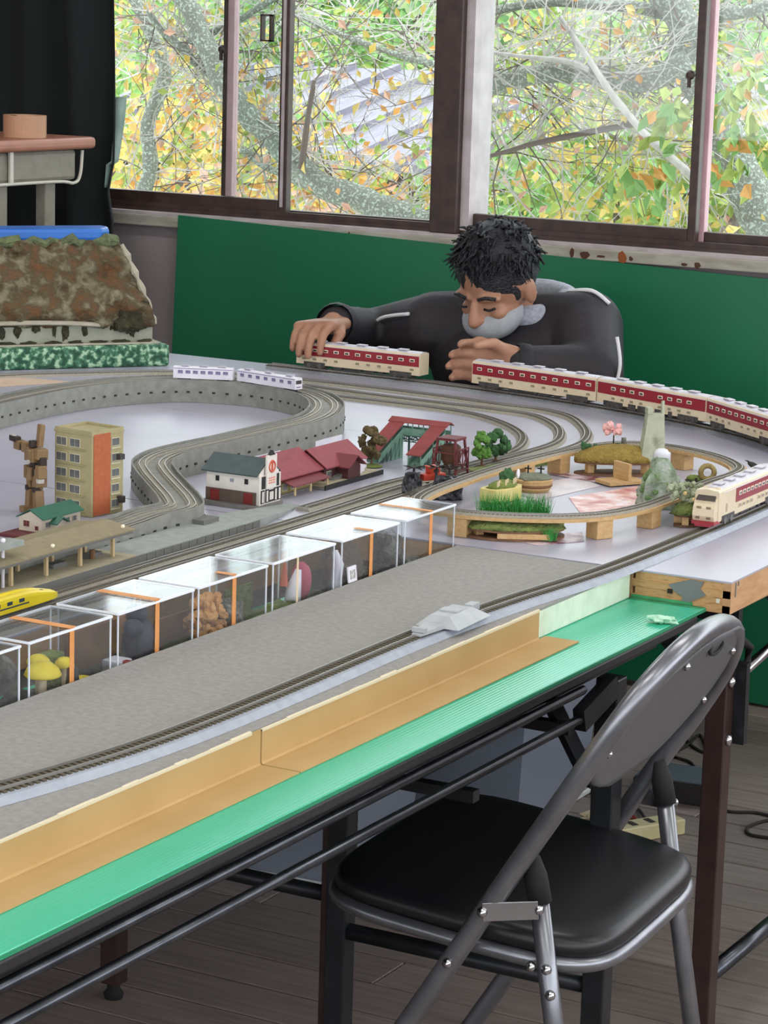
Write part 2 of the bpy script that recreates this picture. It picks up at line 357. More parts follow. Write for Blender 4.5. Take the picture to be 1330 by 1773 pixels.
# tree 1: the big lichened limb that crosses the left window
t1 = thing('cherry_tree', 'lichened cherry tree whose thick limb slants down across the left window', 'tree', (0, 0, 0), group='autumn trees outside the windows')
A = []
A += limb(t1, [(300, -40), (345, 55), (392, 150), (440, 205), (492, 262), (560, 318), (640, 352), (700, 375), (770, 398), (880, 430)], 7.0, .032, .048)
A += limb(t1, [(522, 292), (532, 215), (545, 140)], 6.95, .012, .007, m=m_twigd)
A += limb(t1, [(215, -30), (262, 60), (285, 130), (255, 215), (258, 300), (230, 380)], 7.3, .020, .028)
A += limb(t1, [(330, 70), (400, 40), (490, -10)], 7.05, .014, .010)
A += limb(t1, [(395, 150), (350, 115), (290, 60), (255, 20)], 7.05, .018, .010)
A += limb(t1, [(420, 260), (470, 290), (560, 330)], 7.4, .016, .022)
A += limb(t1, [(500, 20), (590, 60), (660, 85), (745, 110), (830, 120)], 7.6, .008, .013)
MB().tube([PY(880, 430, 7.0), Vector((-3.7, 7.1, -1)), Vector((-3.6, 7.1, -2.7))], [.06, .1, .14], 10).build('trunk', m_bark, t1, smooth=True)
tp = twigs(t1, A, 330, .42, .0030); tp += twigs(t1, A, 90, .5, .003, m=m_twigd, name='dark_twigs')
leaves(t1, tp, 230, .040, AUT + ['lime'])
leaves(t1, tp, 520, .034, AUT, single=False, jit=.15)
# tree 2: the lichened tree across the right window
t2_ = thing('cherry_tree', 'lichened tree with a forked trunk at the upper right of the right window', 'tree', (0, 0, 0), group='autumn trees outside the windows')
B = []
B += limb(t2_, [(790, 180), (835, 155), (890, 132), (960, 123), (1040, 131), (1100, 140), (1150, 128), (1195, 100)], 6.7, .030, .034)
B += limb(t2_, [(1120, -60), (1165, 10), (1188, 60), (1200, 110), (1235, 190), (1300, 330), (1360, 470)], 6.75, .045, .060)
B += limb(t2_, [(815, 32), (880, 12), (960, 3), (1060, 10), (1140, 20), (1180, 40)], 6.8, .012, .022)
B += limb(t2_, [(1180, 60), (1240, 30), (1300, 22), (1380, -10)], 6.7, .022, .016)
B += limb(t2_, [(845, 180), (836, 260), (828, 330), (820, 410)], 6.9, .016, .022)
B += limb(t2_, [(970, 30), (1005, 80), (1035, 125), (1065, 170), (1110, 225), (1170, 280), (1220, 330)], 6.6, .008, .013, m=m_twig)
B += limb(t2_, [(830, 275), (880, 262), (930, 248), (1020, 228), (1100, 215)], 6.7, .006, .010, m=m_twigd)
B += limb(t2_, [(820, 85), (900, 98), (980, 105), (1020, 120)], 6.6, .005, .009, m=m_twig)
MB().tube([PY(1360, 470, 6.75), Vector((-2.2, 6.8, -1)), Vector((-2.1, 6.8, -2.7))], [.07, .11, .15], 10).build('trunk', m_bark, t2_, smooth=True)
tp = twigs(t2_, B, 300, .40, .0030); tp2 = twigs(t2_, B, 70, .4, .003, m=m_twigd, name='dark_twigs')
leaves(t2_, tp + tp2, 130, .038, AUT); leaves(t2_, tp, 420, .032, AUT + ['lime'], single=False, jit=.15)
spots = [PY(a + random.uniform(-26, 26), b + random.uniform(-22, 22), 6.35 + random.uniform(-.08, .08)) for a, b in [(1160, 165), (1140, 195), (1175, 205), (1150, 225), (1110, 290), (1130, 315), (1090, 305), (1165, 310), (1250, 190), (1280, 170), (1300, 230), (1260, 245), (1240, 300), (1300, 310), (1280, 150)] for _ in range(9)]
leaves(t2_, spots, 150, .056, ['lime', 'green', 'green', 'lime', 'lime', 'lime', 'green', 'lime', 'orange'], jit=.03)
# bushes and shrubs farther out
def bush(label, px, py, Y, rx, ry, rz, cols, n, size, name='garden_shrub', tw=60):
    c = PY(px, py, Y); o = thing(name, label, 'shrub', (c.x, Y, -2.5 + max(0, Y - 24) * .42), group='greenery beyond the window trees')
    cz = c.z - o.location.z; pts = []
    for _ in range(n // 2):
        a = random.uniform(0, 6.28); u = random.uniform(-1, 1); r = random.uniform(.35, 1) ; k = math.sqrt(1 - u * u)
        q = Vector((k * math.cos(a) * rx * r, k * math.sin(a) * ry * r, u * rz * r)); q *= 1 + .45 * noise.noise(q * (2.2 / max(rx, .3))); pts.append(q + Vector((0, 0, cz)) + o.location)
    mb = MB()
    for k in range(7):
        a = k * .9; mb.tube([(0, 0, 0), (.2 * rx * math.cos(a), .2 * ry * math.sin(a), cz * .6), (.6 * rx * math.cos(a), .6 * ry * math.sin(a), cz + rz * .3 * math.sin(k))], [.05, .035, .012], 5)
    mb.build('stem', m_twigd, o); mb = MB()
    for _ in range(tw):
        p = random.choice(pts) - o.location; q = p + Vector((random.uniform(-1, 1), random.uniform(-.4, .4), random.uniform(-.5, 1))) * rx * .4; mb.tube([p, (p + q) / 2 + Vector((0, 0, random.uniform(-.06, .06) * rx)), q], [.0011 * Y * .5, .001 * Y * .5, .0005 * Y * .5], 3, caps=False)
    stuff(mb.build('bare_twigs', m_twig, o))
    leaves(o, pts, n, size, cols, single=False, jit=.1)
G = ['green', 'deep', 'green', 'lime']
bush('bright green leafy shrub low in the right window beside the man’s head', 905, 345, 9.6, .42, .40, .36, ['green', 'lime', 'green'], 1000, .06)
bush('tall olive green shrub in the middle of the right window', 1010, 230, 11.2, .75, .7, .85, ['green', 'lime', 'yellow', 'lime'], 1800, .07)
bush('broad mixed shrub at the lower right of the right window', 1200, 320, 8.0, .62, .4, .5, ['lime', 'green', 'lime', 'yellow'], 1600, .06)
bush('far dark green shrub in the upper right window', 1000, 40, 37, 4.0, 1.6, 2.2, G, 1900, .17)
bush('far green shrub at the right edge of the right window', 1270, 90, 24.5, 2.8, 1.4, 1.9, ['lime', 'green', 'deep'], 1900, .17)
bush('tall dark green shrub behind the top of the left window', 610, 20, 31.0, 3.6, 1.4, 2.1, ['deep', 'green', 'deep'], 2000, .19)
bush('bright green shrub above the grey roof in the left window', 490, 105, 27.0, 3.0, 1.4, .9, ['green', 'green', 'lime'], 1600, .16)
bush('yellow leaved shrub at the lower left of the left window', 285, 285, 9.0, .7, .6, .5, ['yellow', 'lime', 'yellow', 'orange'], 1300, .06)
bush('pale green shrub at the left edge of the left window', 215, 110, 13, 1.0, .8, 1.2, ['green', 'lime', 'yellow'], 1700, .08)
bush('olive shrub between the slanting limb and the sash', 425, 320, 11.0, .8, .7, .6, ['lime', 'yellow', 'green'], 1400, .07)
bush('peach and yellow leaved shrub below the slanting limb', 545, 365, 8.4, .55, .45, .26, ['yellow', 'peach', 'orange', 'lime'], 900, .055)
# ================================================================== TABLES AND BOARDS
m_tabletop = mat('table_laminate_dark', '#17161a', .5, '#1e1d20', 12)
m_tleg = mat('black_steel', '#1f2124', .4, '#282b2f', 30, metal=.3); m_trod = mat('steel_rod_grey', '#5a5d63', .3, '#494c52', 30, metal=.9)
m_tbrown = mat('brown_steel', '#33231f', .4, '#3f2c27', 25, metal=.2); m_rubber = mat('black_rubber', '#141414', .8); m_chrome = mat('chrome', '#c2c2c6', .22, metal=1.0)
def rbar(p0, p1, r=.008, n=8): return MB().cyl(p0, p1, r, n=n)
def folding_table(label, cx, cy, wid, L, legs, mleg, rods=(), rz=0, bracket=True, crossz=.24):
    """local y runs along the table, local +x is its front side"""
    t = thing('folding_table', label, 'table', (cx, cy, 0), rz, group='folding tables under the layout')
    a, b, c, d = -wid / 2, wid / 2, -L / 2, L / 2
    MB().box(a, b, c, d, .6855, .6995).build('table_top', m_tabletop, t, bevel=.003)
    for xx in (a + .05, b - .066): MB().box(xx, xx + .016, c + .02, d - .02, .652, .685).build('apron_rail', m_tleg, t)
    for yy in (c + .05, d - .07): MB().box(a + .066, b - .066, yy, yy + .02, .652, .685).build('apron_cross', m_tleg, t)
    for ly in legs:
        for lx in (a + .02, b - .02):
            MB().box(lx - .0155, lx + .0155, ly - .0155, ly + .0155, .025, .662).build('leg', mleg, t, bevel=.002)
            MB().lathe([(.014, 0), (.016, .008), (.010, .016), (.010, .026)], (lx, ly, 0), 12).build('foot', m_rubber, t)
        rbar((a + .035, ly, crossz), (b - .035, ly, crossz), .0125).build('leg_crossbar', m_tleg if crossz > .2 else m_trod, t, smooth=True)
        sgn = 1 if ly < 0 else -1
        if bracket:
            for lx in (a + .045, b - .045): MB().bar((lx, ly, .52), (lx, ly + sgn * .13, .655), .010, .024).build('fold_stay', m_tleg, t)
    for rx, rz_ in rods: rbar((rx, c + .12, rz_), (rx, d - .34, rz_), .006, 10).build('frame_rod', m_trod, t, smooth=True)
    if rods:
        for yy, z in ((d - .36, .62), (d - .62, .60)): MB().bar((b - .02, yy, z), (a + .04, yy, z), .016, .014).build('cross_rod', m_tleg, t)
        MB().bar((b - .016, d - .345, .628), (b - .012, d - .255, .655), .016, .03).build('rod_bracket', m_tleg, t)
    return t
folding_table('front folding table under the green sheet, its dark legs behind the chair seat', -1.45, 2.13, .43, 2.07, (-.73, .795), m_tleg, ((.200, .667), (.200, .630)))
tb = folding_table('folding table with brown steel legs under the bare plywood corner', -2.12, 3.54, .50, 1.796, (-.84, .868), m_tbrown, rz=R_(-90), crossz=.125)
# on this table local +y is the room's +x, local +x its near side
ly = .868
rbar((.22, ly - .012, .545), (-.21, ly - .012, .60), .008, 10).build('stay_rod', m_chrome, tb, smooth=True)
MB().bar((.21, ly + .018, .60), (.206, ly + .018, .48), .03, .014).build('hinge_plate', m_tleg, tb)
for z in (.575, .49): MB().lathe([(0, 0), (.009, 0), (.008, .006), (0, .008)], (.233, ly + .015, z), 10, Matrix.Rotation(R_(-90), 3, 'X')).build('bolt', m_chrome, tb, smooth=True)
MB().tube([(.20, ly, .64), (.15, ly, .615), (.12, ly, .60), (.13, ly, .575), (.18, ly, .57)], .007, 8).build('hinge_hook', m_rubber, tb, smooth=True)
folding_table('folding table under the middle of the window end boards', -2.12, 4.02, .44, 1.796, (-.80, .868), m_tleg, rz=R_(-90), bracket=False)
folding_table('folding table nearest the green board', -2.12, 4.46, .40, 1.796, (-.80, .868), m_tleg, rz=R_(-90), bracket=False)
folding_table('second row folding table under the station tracks', -1.9125, 2.13, .425, 2.07, (-.73, .911), m_tbrown, bracket=False)
folding_table('third row folding table under the apartment block board', -2.37, 2.28, .43, 1.77, (-.58, .1), m_tleg, bracket=False)
folding_table('folding table under the mountain model', -3.265, 3.89, .43, 1.37, (-.5, .5), m_tleg, bracket=False)

m_lav = mat('painted_ply_lavender_grey', '#b1b0c0', .30, '#a8a7b8', 6, bump=.05, bscale=12, detail=6, stretch=(1, 1, 1))
m_wood = mat('plywood_edge', '#b98c5e', .6, '#9a6d42', 40, stretch=(1.2, 1, 9), c3='#c79b6a', lo=.3, hi=.7); m_woodp = mat('pine_side', '#c69c72', .6, '#b1855a', 16, stretch=(8, 1.2, 8), lo=.3, hi=.7)
m_greyp = mat('grey_paint_patch', '#6f7274', .6, '#7b7d7e', 30); m_greenp = mat('green_paint_dab', '#2f8a56', .6, '#4fa571', 30); m_dark = mat('dark_dot', '#2b211a', .8); m_nail = mat('nail_head', '#d8d0c0', .4)
bd = thing('layout_board', 'wide lavender grey board carrying the curved tracks, bare plywood at its corner', 'board', (-1.2, 3.193, .70))
BX, BY = -1.2, 3.193
lay = [(0, .0095), (.0105, .0095), (.021, .0095), (.0315, .0095)]
for k, (z, h) in enumerate(lay):
    MB().box(-.146 + (.004 if k % 2 else 0), -.001, .0 + (.0012 if k % 2 else 0), .03, z, z + h + .001).build('ply_layer', m_wood, bd)
MB().box(-2.30, -.012, .03, 1.44, 0, .0415).build('core', m_woodp, bd)
MB().box(-2.30, -.146, .0, .03, .002, .0415).build('front_rail', m_woodp, bd)
MB().box(-.012, 0, .0, 1.44, 0, .0425).build('side_board', m_woodp, bd)
for k, (a, b) in enumerate(((0.0, .80), (.801, 1.475))):
    MB().box(-2.30, 0, a, b, .0425, .045).build('top_sheet', m_lav, bd)
MB().box(-1.9, -.3, 1.44, 1.475, .0, .0424).build('rear_rail', m_woodp, bd)
pp = [(-.092, .030), (-.060, .041), (-.040, .040), (-.045, .030), (-.036, .022), (-.055, .012), (-.062, .006), (-.072, .004), (-.07, .016), (-.083, .022)]
mb = MB(); n = len(pp); mb.add([(x, -.0014, z) for x, z in pp] + [(x, .001, z) for x, z in pp], [tuple(range(n)), tuple(range(n, 2 * n))[::-1]] + [(k, (k + 1) % n, n + (k + 1) % n, n + k) for k in range(n)]); mb.build('paint_patch', m_greyp, bd)
MB().box(-.146, -.055, -.0016, .001, .0045, .0095).build('green_paint_line', m_greenp, bd)
MB().cbox((-.089, -.001, .021), (.007, .003, .006)).build('plug', m_dark, bd); MB().cbox((-.018, -.001, .017), (.005, .003, .006)).build('nail', m_nail, bd)
for yy, h in ((.014, .020), (.024, .006)): MB().box(-.0003, .0012, yy, yy + .0025, .042 - h, .042).build('drip', m_greyp, bd)
bl = thing('layout_board', 'lavender grey board under the station and apartment block', 'board', (-1.8, 3.19, .70))
MB().box(-2.1, 0, -2.0, -.0005, 0, .0425).build('core', m_woodp, bl); MB().box(-2.1, 0, -2.0, -.0005, .0425, .045).build('top_sheet', m_lav, bl)

# green corrugated sheet lying on the front table
def ribbed(name, c1, c2, rough, freq, axis='X', bumpd=.0006):
    m = mat(name, c1, rough, c2, 3, lo=.3, hi=.7); nt = m.node_tree; b = nt.nodes['Principled BSDF']
    tc = nt.nodes.new('ShaderNodeTexCoord'); w = nt.nodes.new('ShaderNodeTexWave'); w.bands_direction = axis; w.inputs['Scale'].default_value = freq; w.inputs['Distortion'].default_value = 0
    bp = nt.nodes.new('ShaderNodeBump'); bp.inputs['Strength'].default_value = .35; bp.inputs['Distance'].default_value = bumpd
    nt.links.new(tc.outputs['Object'], w.inputs['Vector']); nt.links.new(w.outputs['Fac'], bp.inputs['Height']); nt.links.new(bp.outputs[0], b.inputs['Normal']); return m
m_gsheet = ribbed('green_plastic_sheet', '#38b793', '#42c09c', .26, 60)
gs = thing('plastic_sheet', 'bright green corrugated plastic sheet along the front edge of the table', 'sheet', (-1.235, 1.2, .70))
MB().box(-.50, 0, 0, 1.992, 0, .005).build('sheet', m_gsheet, gs, bevel=.0008)
m_gedge = mat('green_sheet_edge', '#1f8a60', .5)
MB().box(.0002, .0012, .002, 1.99, .0004, .0044).build('sheet_edge', m_gedge, gs)
MB().box(-.11, -.002, 1.978, 1.9915, .005, .0056).build('dark_paint_strip', mat('dark_green_paint', '#23764a', .6, '#3a9160', 40), gs)
tw = MB()
q = P(1142, 1075, .708) - Vector((-1.235, 1.2, .70)); tw.blob((q.x, q.y, .010), (.016, .011, .005), 12, 6, .8, 2.5, seed=3, zmin=.0052); tw.blob((q.x + .012, q.y + .006, .009), (.011, .008, .005), 10, 6, .9, 3, seed=5, zmin=.0052)
o = tw.build('crumpled_tape', mat('pale_green_tape', '#9fd8b8', .6, '#c5ecd4', 60)); o.location = (-1.235, 1.2, .7003); tag(o, 'crumpled pale green tape on the green sheet by the plywood', 'tape')

# grey foam panel, pale at its side, with the two cardboard angles in front of it
m_foamtop = mat('grey_painted_foam_top', '#979591', .75, '#8b8985', 130, bump=.12, bscale=260, detail=8); m_foamside = mat('pale_green_foam', '#cfdcc6', .8, '#dfe8d6', 30, bump=.2, bscale=60)
fp = thing('foam_panel', 'long grey painted foam panel carrying the front track', 'panel', (-1.346, 1.2, .7055))
MB().box(-.270, 0, 0, 1.985, 0, .036).build('foam_body', m_foamside, fp, bevel=.001)
MB().box(-.271, 0, 0, 1.986, .0361, .0395).build('painted_top', m_foamtop, fp)
m_card = mat('tan_cardboard', '#bd9c68', .7, '#b4935d', 10, lo=.3, hi=.7); m_torn = mat('torn_paper_edge', '#d8ccb0', .85)
def angle(label, y0, y1, zt, tongue=0):
    t = thing('cardboard_angle', label, 'cardboard', (-1.344, y0, .7055), group='cardboard angles along the front')
    L = y1 - y0; zt -= .7055
    prof = [(0, 0), (.050, 0), (.050, .0016), (.0035, .0016), (.0016, .0035), (.0016, zt), (0, zt)]
    mb = MB(); n = len(prof); mb.add([(x, 0, z) for x, z in prof] + [(x, L, z) for x, z in prof], [tuple(range(n)), tuple(range(n, 2 * n))[::-1]] + [(k, n + k, n + (k + 1) % n, (k + 1) % n) for k in range(n)]); mb.build('angle', m_card, t)
    mb = MB(); k = 0
    while k < L - .03:
        w = random.uniform(.02, .06); h = random.uniform(.0006, .0024)
        mb.add([(-.0006, k, zt - .002), (.0022, k, zt - .002), (.0022, min(L, k + w), zt - .002), (-.0006, min(L, k + w), zt - .002), (-.0006, k, zt + h), (.0022, k, zt + h * .4), (.0022, min(L, k + w), zt + h * .6), (-.0006, min(L, k + w), zt + h)], [(0, 3, 2, 1), (4, 5, 6, 7), (0, 1, 5, 4), (1, 2, 6, 5), (2, 3, 7, 6), (3, 0, 4, 7)]); k += w
    mb.build('torn_edge', m_torn, t)
    if tongue: MB().box(.0018, .050, L, L + tongue, 0, .0015).build('tongue', m_card, t)
angle('nearer tan cardboard angle folded along the front of the foam panel', 1.2, 2.205, .7455)
angle('farther tan cardboard angle ending short of the plywood corner', 2.2075, 2.885, .7445, .02)

# big green board leaning against the wall under the windows
m_gboard = mat('dark_green_board', '#0b6a46', .5, '#0a613f', 2.5, lo=.3, hi=.7, bump=.03, bscale=30)
gb = MB().box(0, 1.86, 0, .006, 0, .945, Matrix.Rotation(R_(-.9), 4, 'X') @ Matrix.Rotation(R_(1.6), 4, 'Y')).build('green_board', m_gboard); gb.location = (-3.49, 5.232, .0)
gb.location.z = .0527; tag(gb, 'large dark green board leaning against the wall below the windows', 'board')

# ================================================================== FOLDING CHAIR
m_ctube = mat('chair_tube_grey', '#8e9096', .33, '#82848a', 30, metal=.85); m_vinyl = mat('black_vinyl', '#101114', .38, '#141518', 60, bump=.02, bscale=500); m_cback = mat('grey_plastic_back', '#56565a', .5, '#5d5d61', 90, bump=.05, bscale=300)
ch = thing('folding_chair', 'grey tubular folding chair with a black vinyl seat pushed under the table', 'chair', (-1.246, 2.729, 0), R_(183.5))
V = .243; tr = .0125
pth = [(.266, V, .012), (.145, V, .21), (0, V, .45), (-.066, V, .56), (-.132, V, .668), (-.178, .235, .744), (-.204, .205, .787), (-.218, .145, .810), (-.215, .05, .807), (-.204, -.04, .787), (-.188, -.115, .758), (-.165, -.180, .718), (-.138, -.225, .674), (-.10, -V, .612), (-.066, -V, .56), (0, -V, .45), (.145, -V, .21), (.266, -V, .012)]
MB().tube(smooth_path(pth, 5), tr, 14).build('back_tube', m_ctube, ch, smooth=True)
for s in (-1, 1):
    w = s * (V - .026)
    MB().tube([(-.073, w, .522), (-.103, w, .345), (-.165, w, .012)], .0115, 12).build('rear_leg', m_ctube, ch, smooth=True)
    MB().tube([(-.0665, w, .552), (-.0705, w, .530), (-.078, w, .498)], [.008, .0138, .0138], 12).build('plastic_cap', m_rubber, ch, smooth=True)
    MB().bar((-.024, s * (V + .0145), .490), (-.083, s * (V - .008), .496), .003, .022).build('link_plate', m_chrome, ch, bevel=.0008)
    for (u_, z_, o_) in ((-.024, .490, .015), (-.083, .496, -.010), (.018, .420, .012), (-.094, .425, -.014), (-.100, .395, -.014), (-.075, .425, -.014)):
        MB().lathe([(0, 0), (.0065, 0), (.0055, .004), (0, .006)], (u_, s * (V + o_), z_), 10, Matrix.Rotation(R_(-90 * s), 3, 'X')).build('rivet', m_chrome, ch, smooth=True)
    for a, v_ in ((.268, V), (-.167, V - .026)):
        MB().lathe([(.0145, 0), (.0155, .012), (.0135, .028)], (a, s * v_, 0), 12).build('foot_cap', m_rubber, ch, smooth=True)
rbar((.205, -V, .113), (.205, V, .113), .009, 10).build('front_stretcher', m_ctube, ch, smooth=True)
rbar((-.148, -V + .026, .10), (-.148, V - .026, .10), .009, 10).build('rear_stretcher', m_ctube, ch, smooth=True)
TM = Matrix.Translation((.035, 0, .459)) @ Matrix.Rotation(R_(-5.5), 4, 'Y')
def sup(a, b, t, e=.38):
    c, s_ = math.cos(t), math.sin(t); return (a * math.copysign(abs(c) ** e, c), b * math.copysign(abs(s_) ** e, s_))
rings = [(.90, .90, -.020), (.985, .985, -.019), (1.0, 1.0, -.012), (.995, .995, -.002), (.975, .975, .004), (.93, .93, .0075), (.8, .8, .0095), (.4, .4, .0105), (.05, .05, .011)]
mb = MB(); NN = 48
for a, b, z in rings:
    for k in range(NN):
        x, y_ = sup(.184 * a, .212 * b, 2 * math.pi * k / NN); mb.v.append(tuple(TM @ Vector((x, y_ * (1 - .06 * (x < 0) * abs(x) / .19), z))))
for i in range(len(rings) - 1):
    for k in range(NN): mb.f.append((i * NN + k, i * NN + (k + 1) % NN, (i + 1) * NN + (k + 1) % NN, (i + 1) * NN + k))
mb.f += [tuple(range(NN))[::-1], tuple((len(rings) - 1) * NN + k for k in range(NN))]
mb.build('seat', m_vinyl, ch, smooth=True)
rim = []
for k in range(NN):
    x, y_ = sup(.182, .210, 2 * math.pi * k / NN, .40); rim.append(TM @ Vector((x, y_ * (1 - .06 * (x < 0) * abs(x) / .19), -.0265)))
MB().tube(rim, .0095, 10, closed=True).build('seat_frame', m_ctube, ch, smooth=True)
# curved back panel with a rounded lower edge
mb = MB(); nu, nv = 18, 16; zb_, zt_ = .606, .794
UB = lambda z: -.108 - (z - .628) * .604
for side in (0, 1):
    for j in range(nv + 1):
        t = j / nv; z = zb_ + t * (zt_ - zb_)
        hw = (V - .026) * (math.sin(min(1, (t + .045) / .42) * math.pi / 2) ** .62)
        if z > .66: hw = min(hw, (V - .026) * math.sqrt(max(.02, 1 - ((z - .66) / .136) ** 2.2)))
        for i in range(nu + 1):
            yv = -hw + 2 * hw * i / nu + .012; zz = z + .10 * yv * t
            bow = -.012 * (1 - (yv / V) ** 2)
            mb.v.append((UB(zz) + bow + .004 - (.006 if side else 0), yv, zz))
n1 = (nu + 1) * (nv + 1)
for side in (0, 1):
    for j in range(nv):
        for i in range(nu):
            a = side * n1 + j * (nu + 1) + i; mb.f.append((a, a + 1, a + nu + 2, a + nu + 1))
edge = [i for i in range(nu + 1)] + [j * (nu + 1) + nu for j in range(1, nv + 1)] + [nv * (nu + 1) + i for i in range(nu - 1, -1, -1)] + [j * (nu + 1) for j in range(nv - 1, 0, -1)]
for a, b in zip(edge, edge[1:] + edge[:1]): mb.f.append((a, b, n1 + b, n1 + a))
bk = mb.build('back_panel', m_cback, ch, smooth=True)
for (yv, z) in ((.205, .682), (-.175, .655), (.13, .775), (-.10, .742)):
    MB().lathe([(0, 0), (.0055, 0), (.0045, .004), (0, .006)], (UB(z) - .012 * (1 - (yv / V) ** 2) - .002, yv, z), 10, Matrix.Rotation(R_(-90), 3, 'Y')).build('screw', m_chrome, bk, smooth=True)
MB().tube([(UB(.779) - .0145, .04 + .024 * math.cos(t), .779 + .007 * math.sin(t)) for t in [k * math.pi / 8 for k in range(16)]], .0022, 6, closed=True).build('grip_slot_rim', m_rubber, bk, smooth=True)
# ================================================================== TRACKS
m_nbed = mat('grey_ballast_bed', '#a09b8e', .8, '#8d887c', 300, lo=.3, hi=.7); m_hobed = mat('grey_roadbed', '#8d9094', .7, '#7f8287', 200)
m_rail = mat('nickel_rail', '#a5a29c', .35, metal=.7); m_tie = mat('brown_sleepers', '#6e675a', .8); m_via = mat('viaduct_grey', '#8c8d86', .7, '#7d7e78', 60); m_shoulder = mat('pale_blue_grey_shoulder', '#a3aab5', .6, '#979eaa', 60)
m_tie2 = mat('dark_sleepers', '#5a5242', .8)
def track(label, path, w, h, g, tw, ts, mbed, rh=.0022, z0=T, group='grey model railway tracks', name='model_track', shoulder=None, tieh=.0012, mtie=None):
    path = [Vector((p.x, p.y, z0)) for p in path]; t = thing(name, label, 'track', path[0], group=group); o = Vector(path[0]); lp = [p - o for p in path]
    MB().sweep(lp, [(-w / 2, 0), (-w / 2 + h * .7, h), (w / 2 - h * .7, h), (w / 2, 0)]).build('track_bed', mbed, t)
    if shoulder: MB().sweep(lp, [(-w / 2 + h, h * .3), (-w / 2 + h, h * 1.02), (-w / 2 - shoulder * .2, h * .98), (-w / 2 - shoulder, .0003), (-w / 2, .0003)]).build('shoulder', m_shoulder, t)
    mb = MB()
    for p, q in zip(*(lambda r: (r, r[1:]))(resample(lp, ts))):
        d = (q - p); d.z = 0; d.normalize(); a = Vector((-d.y, d.x, 0)); c = p + Vector((0, 0, h)); e = d * ts * .26
        mb.add([c + a * tw / 2 - e, c - a * tw / 2 - e, c - a * tw / 2 + e, c + a * tw / 2 + e, c + a * tw / 2 - e + Vector((0, 0, tieh)), c - a * tw / 2 - e + Vector((0, 0, tieh)), c - a * tw / 2 + e + Vector((0, 0, tieh)), c + a * tw / 2 + e + Vector((0, 0, tieh))], [(4, 5, 6, 7), (0, 1, 5, 4), (1, 2, 6, 5), (2, 3, 7, 6), (3, 0, 4, 7)])
    stuff(mb.build('sleepers', mtie or m_tie, t))
    for s in (-1, 1):
        MB().sweep(lp, [(s * g / 2 - .0007, h + tieh), (s * g / 2 - .0007, h + tieh + rh), (s * g / 2 + .0007, h + tieh + rh), (s * g / 2 + .0007, h + tieh)]).build('rail', m_rail, t)
    return t
zt = T + .008
px2 = lambda L, z=zt: [P(a, b, z) for a, b in L]
N = dict(w=.025, h=.005, g=.0095, tw=.017, ts=.0062, mbed=m_nbed)
V3 = lambda x, y_: Vector((x, y_, T))
C = smooth_path(px2([(-90, 662), (0, 648), (150, 643), (300, 641), (420, 646), (520, 655), (640, 668), (760, 683), (860, 697), (940, 707), (990, 720), (1015, 742), (1012, 760), (985, 773), (930, 787), (860, 803), (780, 828)]) + [V3(-1.855, 3.45), V3(-1.852, 3.2), V3(-1.852, 2.8), V3(-1.852, 2.2), V3(-1.852, 1.6)], 7)
track('outermost narrow grey track of the inner loop, running past the window end', C, **N)
B_ = smooth_path(px2([(525, 665), (640, 680), (760, 695), (860, 707), (925, 717), (962, 734), (970, 751), (956, 766), (905, 782), (830, 802), (765, 822)]) + [V3(-1.892, 3.5), V3(-1.885, 3.25), V3(-1.885, 2.8), V3(-1.885, 2.2), V3(-1.885, 1.6)], 7)
track('middle grey track curving round just inside the outermost loop', B_, **N)
A_ = smooth_path(px2([(525, 677), (650, 691), (764, 705), (830, 717), (880, 734), (905, 752), (898, 771), (866, 786), (815, 801), (760, 815)]) + [V3(-1.925, 3.55), V3(-1.925, 3.4), V3(-1.925, 3.27)], 7)
track('innermost grey track with the tightest curve by the green trees', A_, **N)
D_ = [V3(-1.819, y_ * .1) for y_ in range(16, 35)]
track('straight grey track running just behind the clear boxes', D_, **N)
# the larger gauge oval that carries the red and cream train
HO = [(-2.80, 4.605), (-2.72, 4.603), (-2.42, 4.595), (-2.18, 4.560), (-1.985, 4.512), (-1.77, 4.435), (-1.58, 4.32), (-1.44, 4.15), (-1.375, 3.95), (-1.36, 3.775), (-1.356, 3.43), (-1.362, 3.12), (-1.385, 2.87), (-1.396, 2.62), (-1.392, 2.3), (-1.396, 2.1), (-1.412, 1.95), (-1.45, 1.75), (-1.51, 1.5)]
HOP = smooth_path([V3(a, b) for a, b in HO], 8)
track('wide gauge grey track under the red and cream train, running down the front panel', HOP, w=.036, h=.007, g=.0165, tw=.028, ts=.0085, mbed=m_hobed, rh=.003, name='wide_gauge_track', shoulder=.009, tieh=.002, mtie=m_tie2)
# elevated double track with parapets
VI = [((-70, 714), .783), ((0, 697), .783), ((80, 680), .783), ((160, 668), .783), ((240, 661), .783), ((320, 659), .783), ((400, 663), .783), ((470, 670), .783), ((530, 682), .783), ((558, 694), .783), ((566, 707), .783), ((556, 720), .783), ((528, 732), .782), ((480, 744), .782), ((400, 763), .781), ((330, 778), .780), ((285, 790), .779), ((264, 804), .778), ((270, 820), .777), ((291, 844), .776), ((310, 866), .775), ((311, 881), .774), ((293, 897), .772), ((255, 913), .769), ((200, 932), .767), ((100, 965), .766), ((0, 1000), .766)]
vp = [P(a, b, z) for (a, b), z in VI]
for k in range(22, 27): vp[k].x = min(vp[k].x, -2.012)
vp.append(Vector((-2.012, 2.2, .766)))
vp = smooth_path(vp, 7)
vt = thing('viaduct_track', 'raised double track viaduct winding in an S across the board', 'track', (vp[0].x, vp[0].y, T)); vo = Vector((vp[0].x, vp[0].y, T))
mb = MB(); hw = .033; m_ = len(vp)
def dirs2(path, i):
    d = path[min(i + 1, len(path) - 1)] - path[max(i - 1, 0)]; d.z = 0; d.normalize(); return d, Vector((d.y, -d.x, 0))
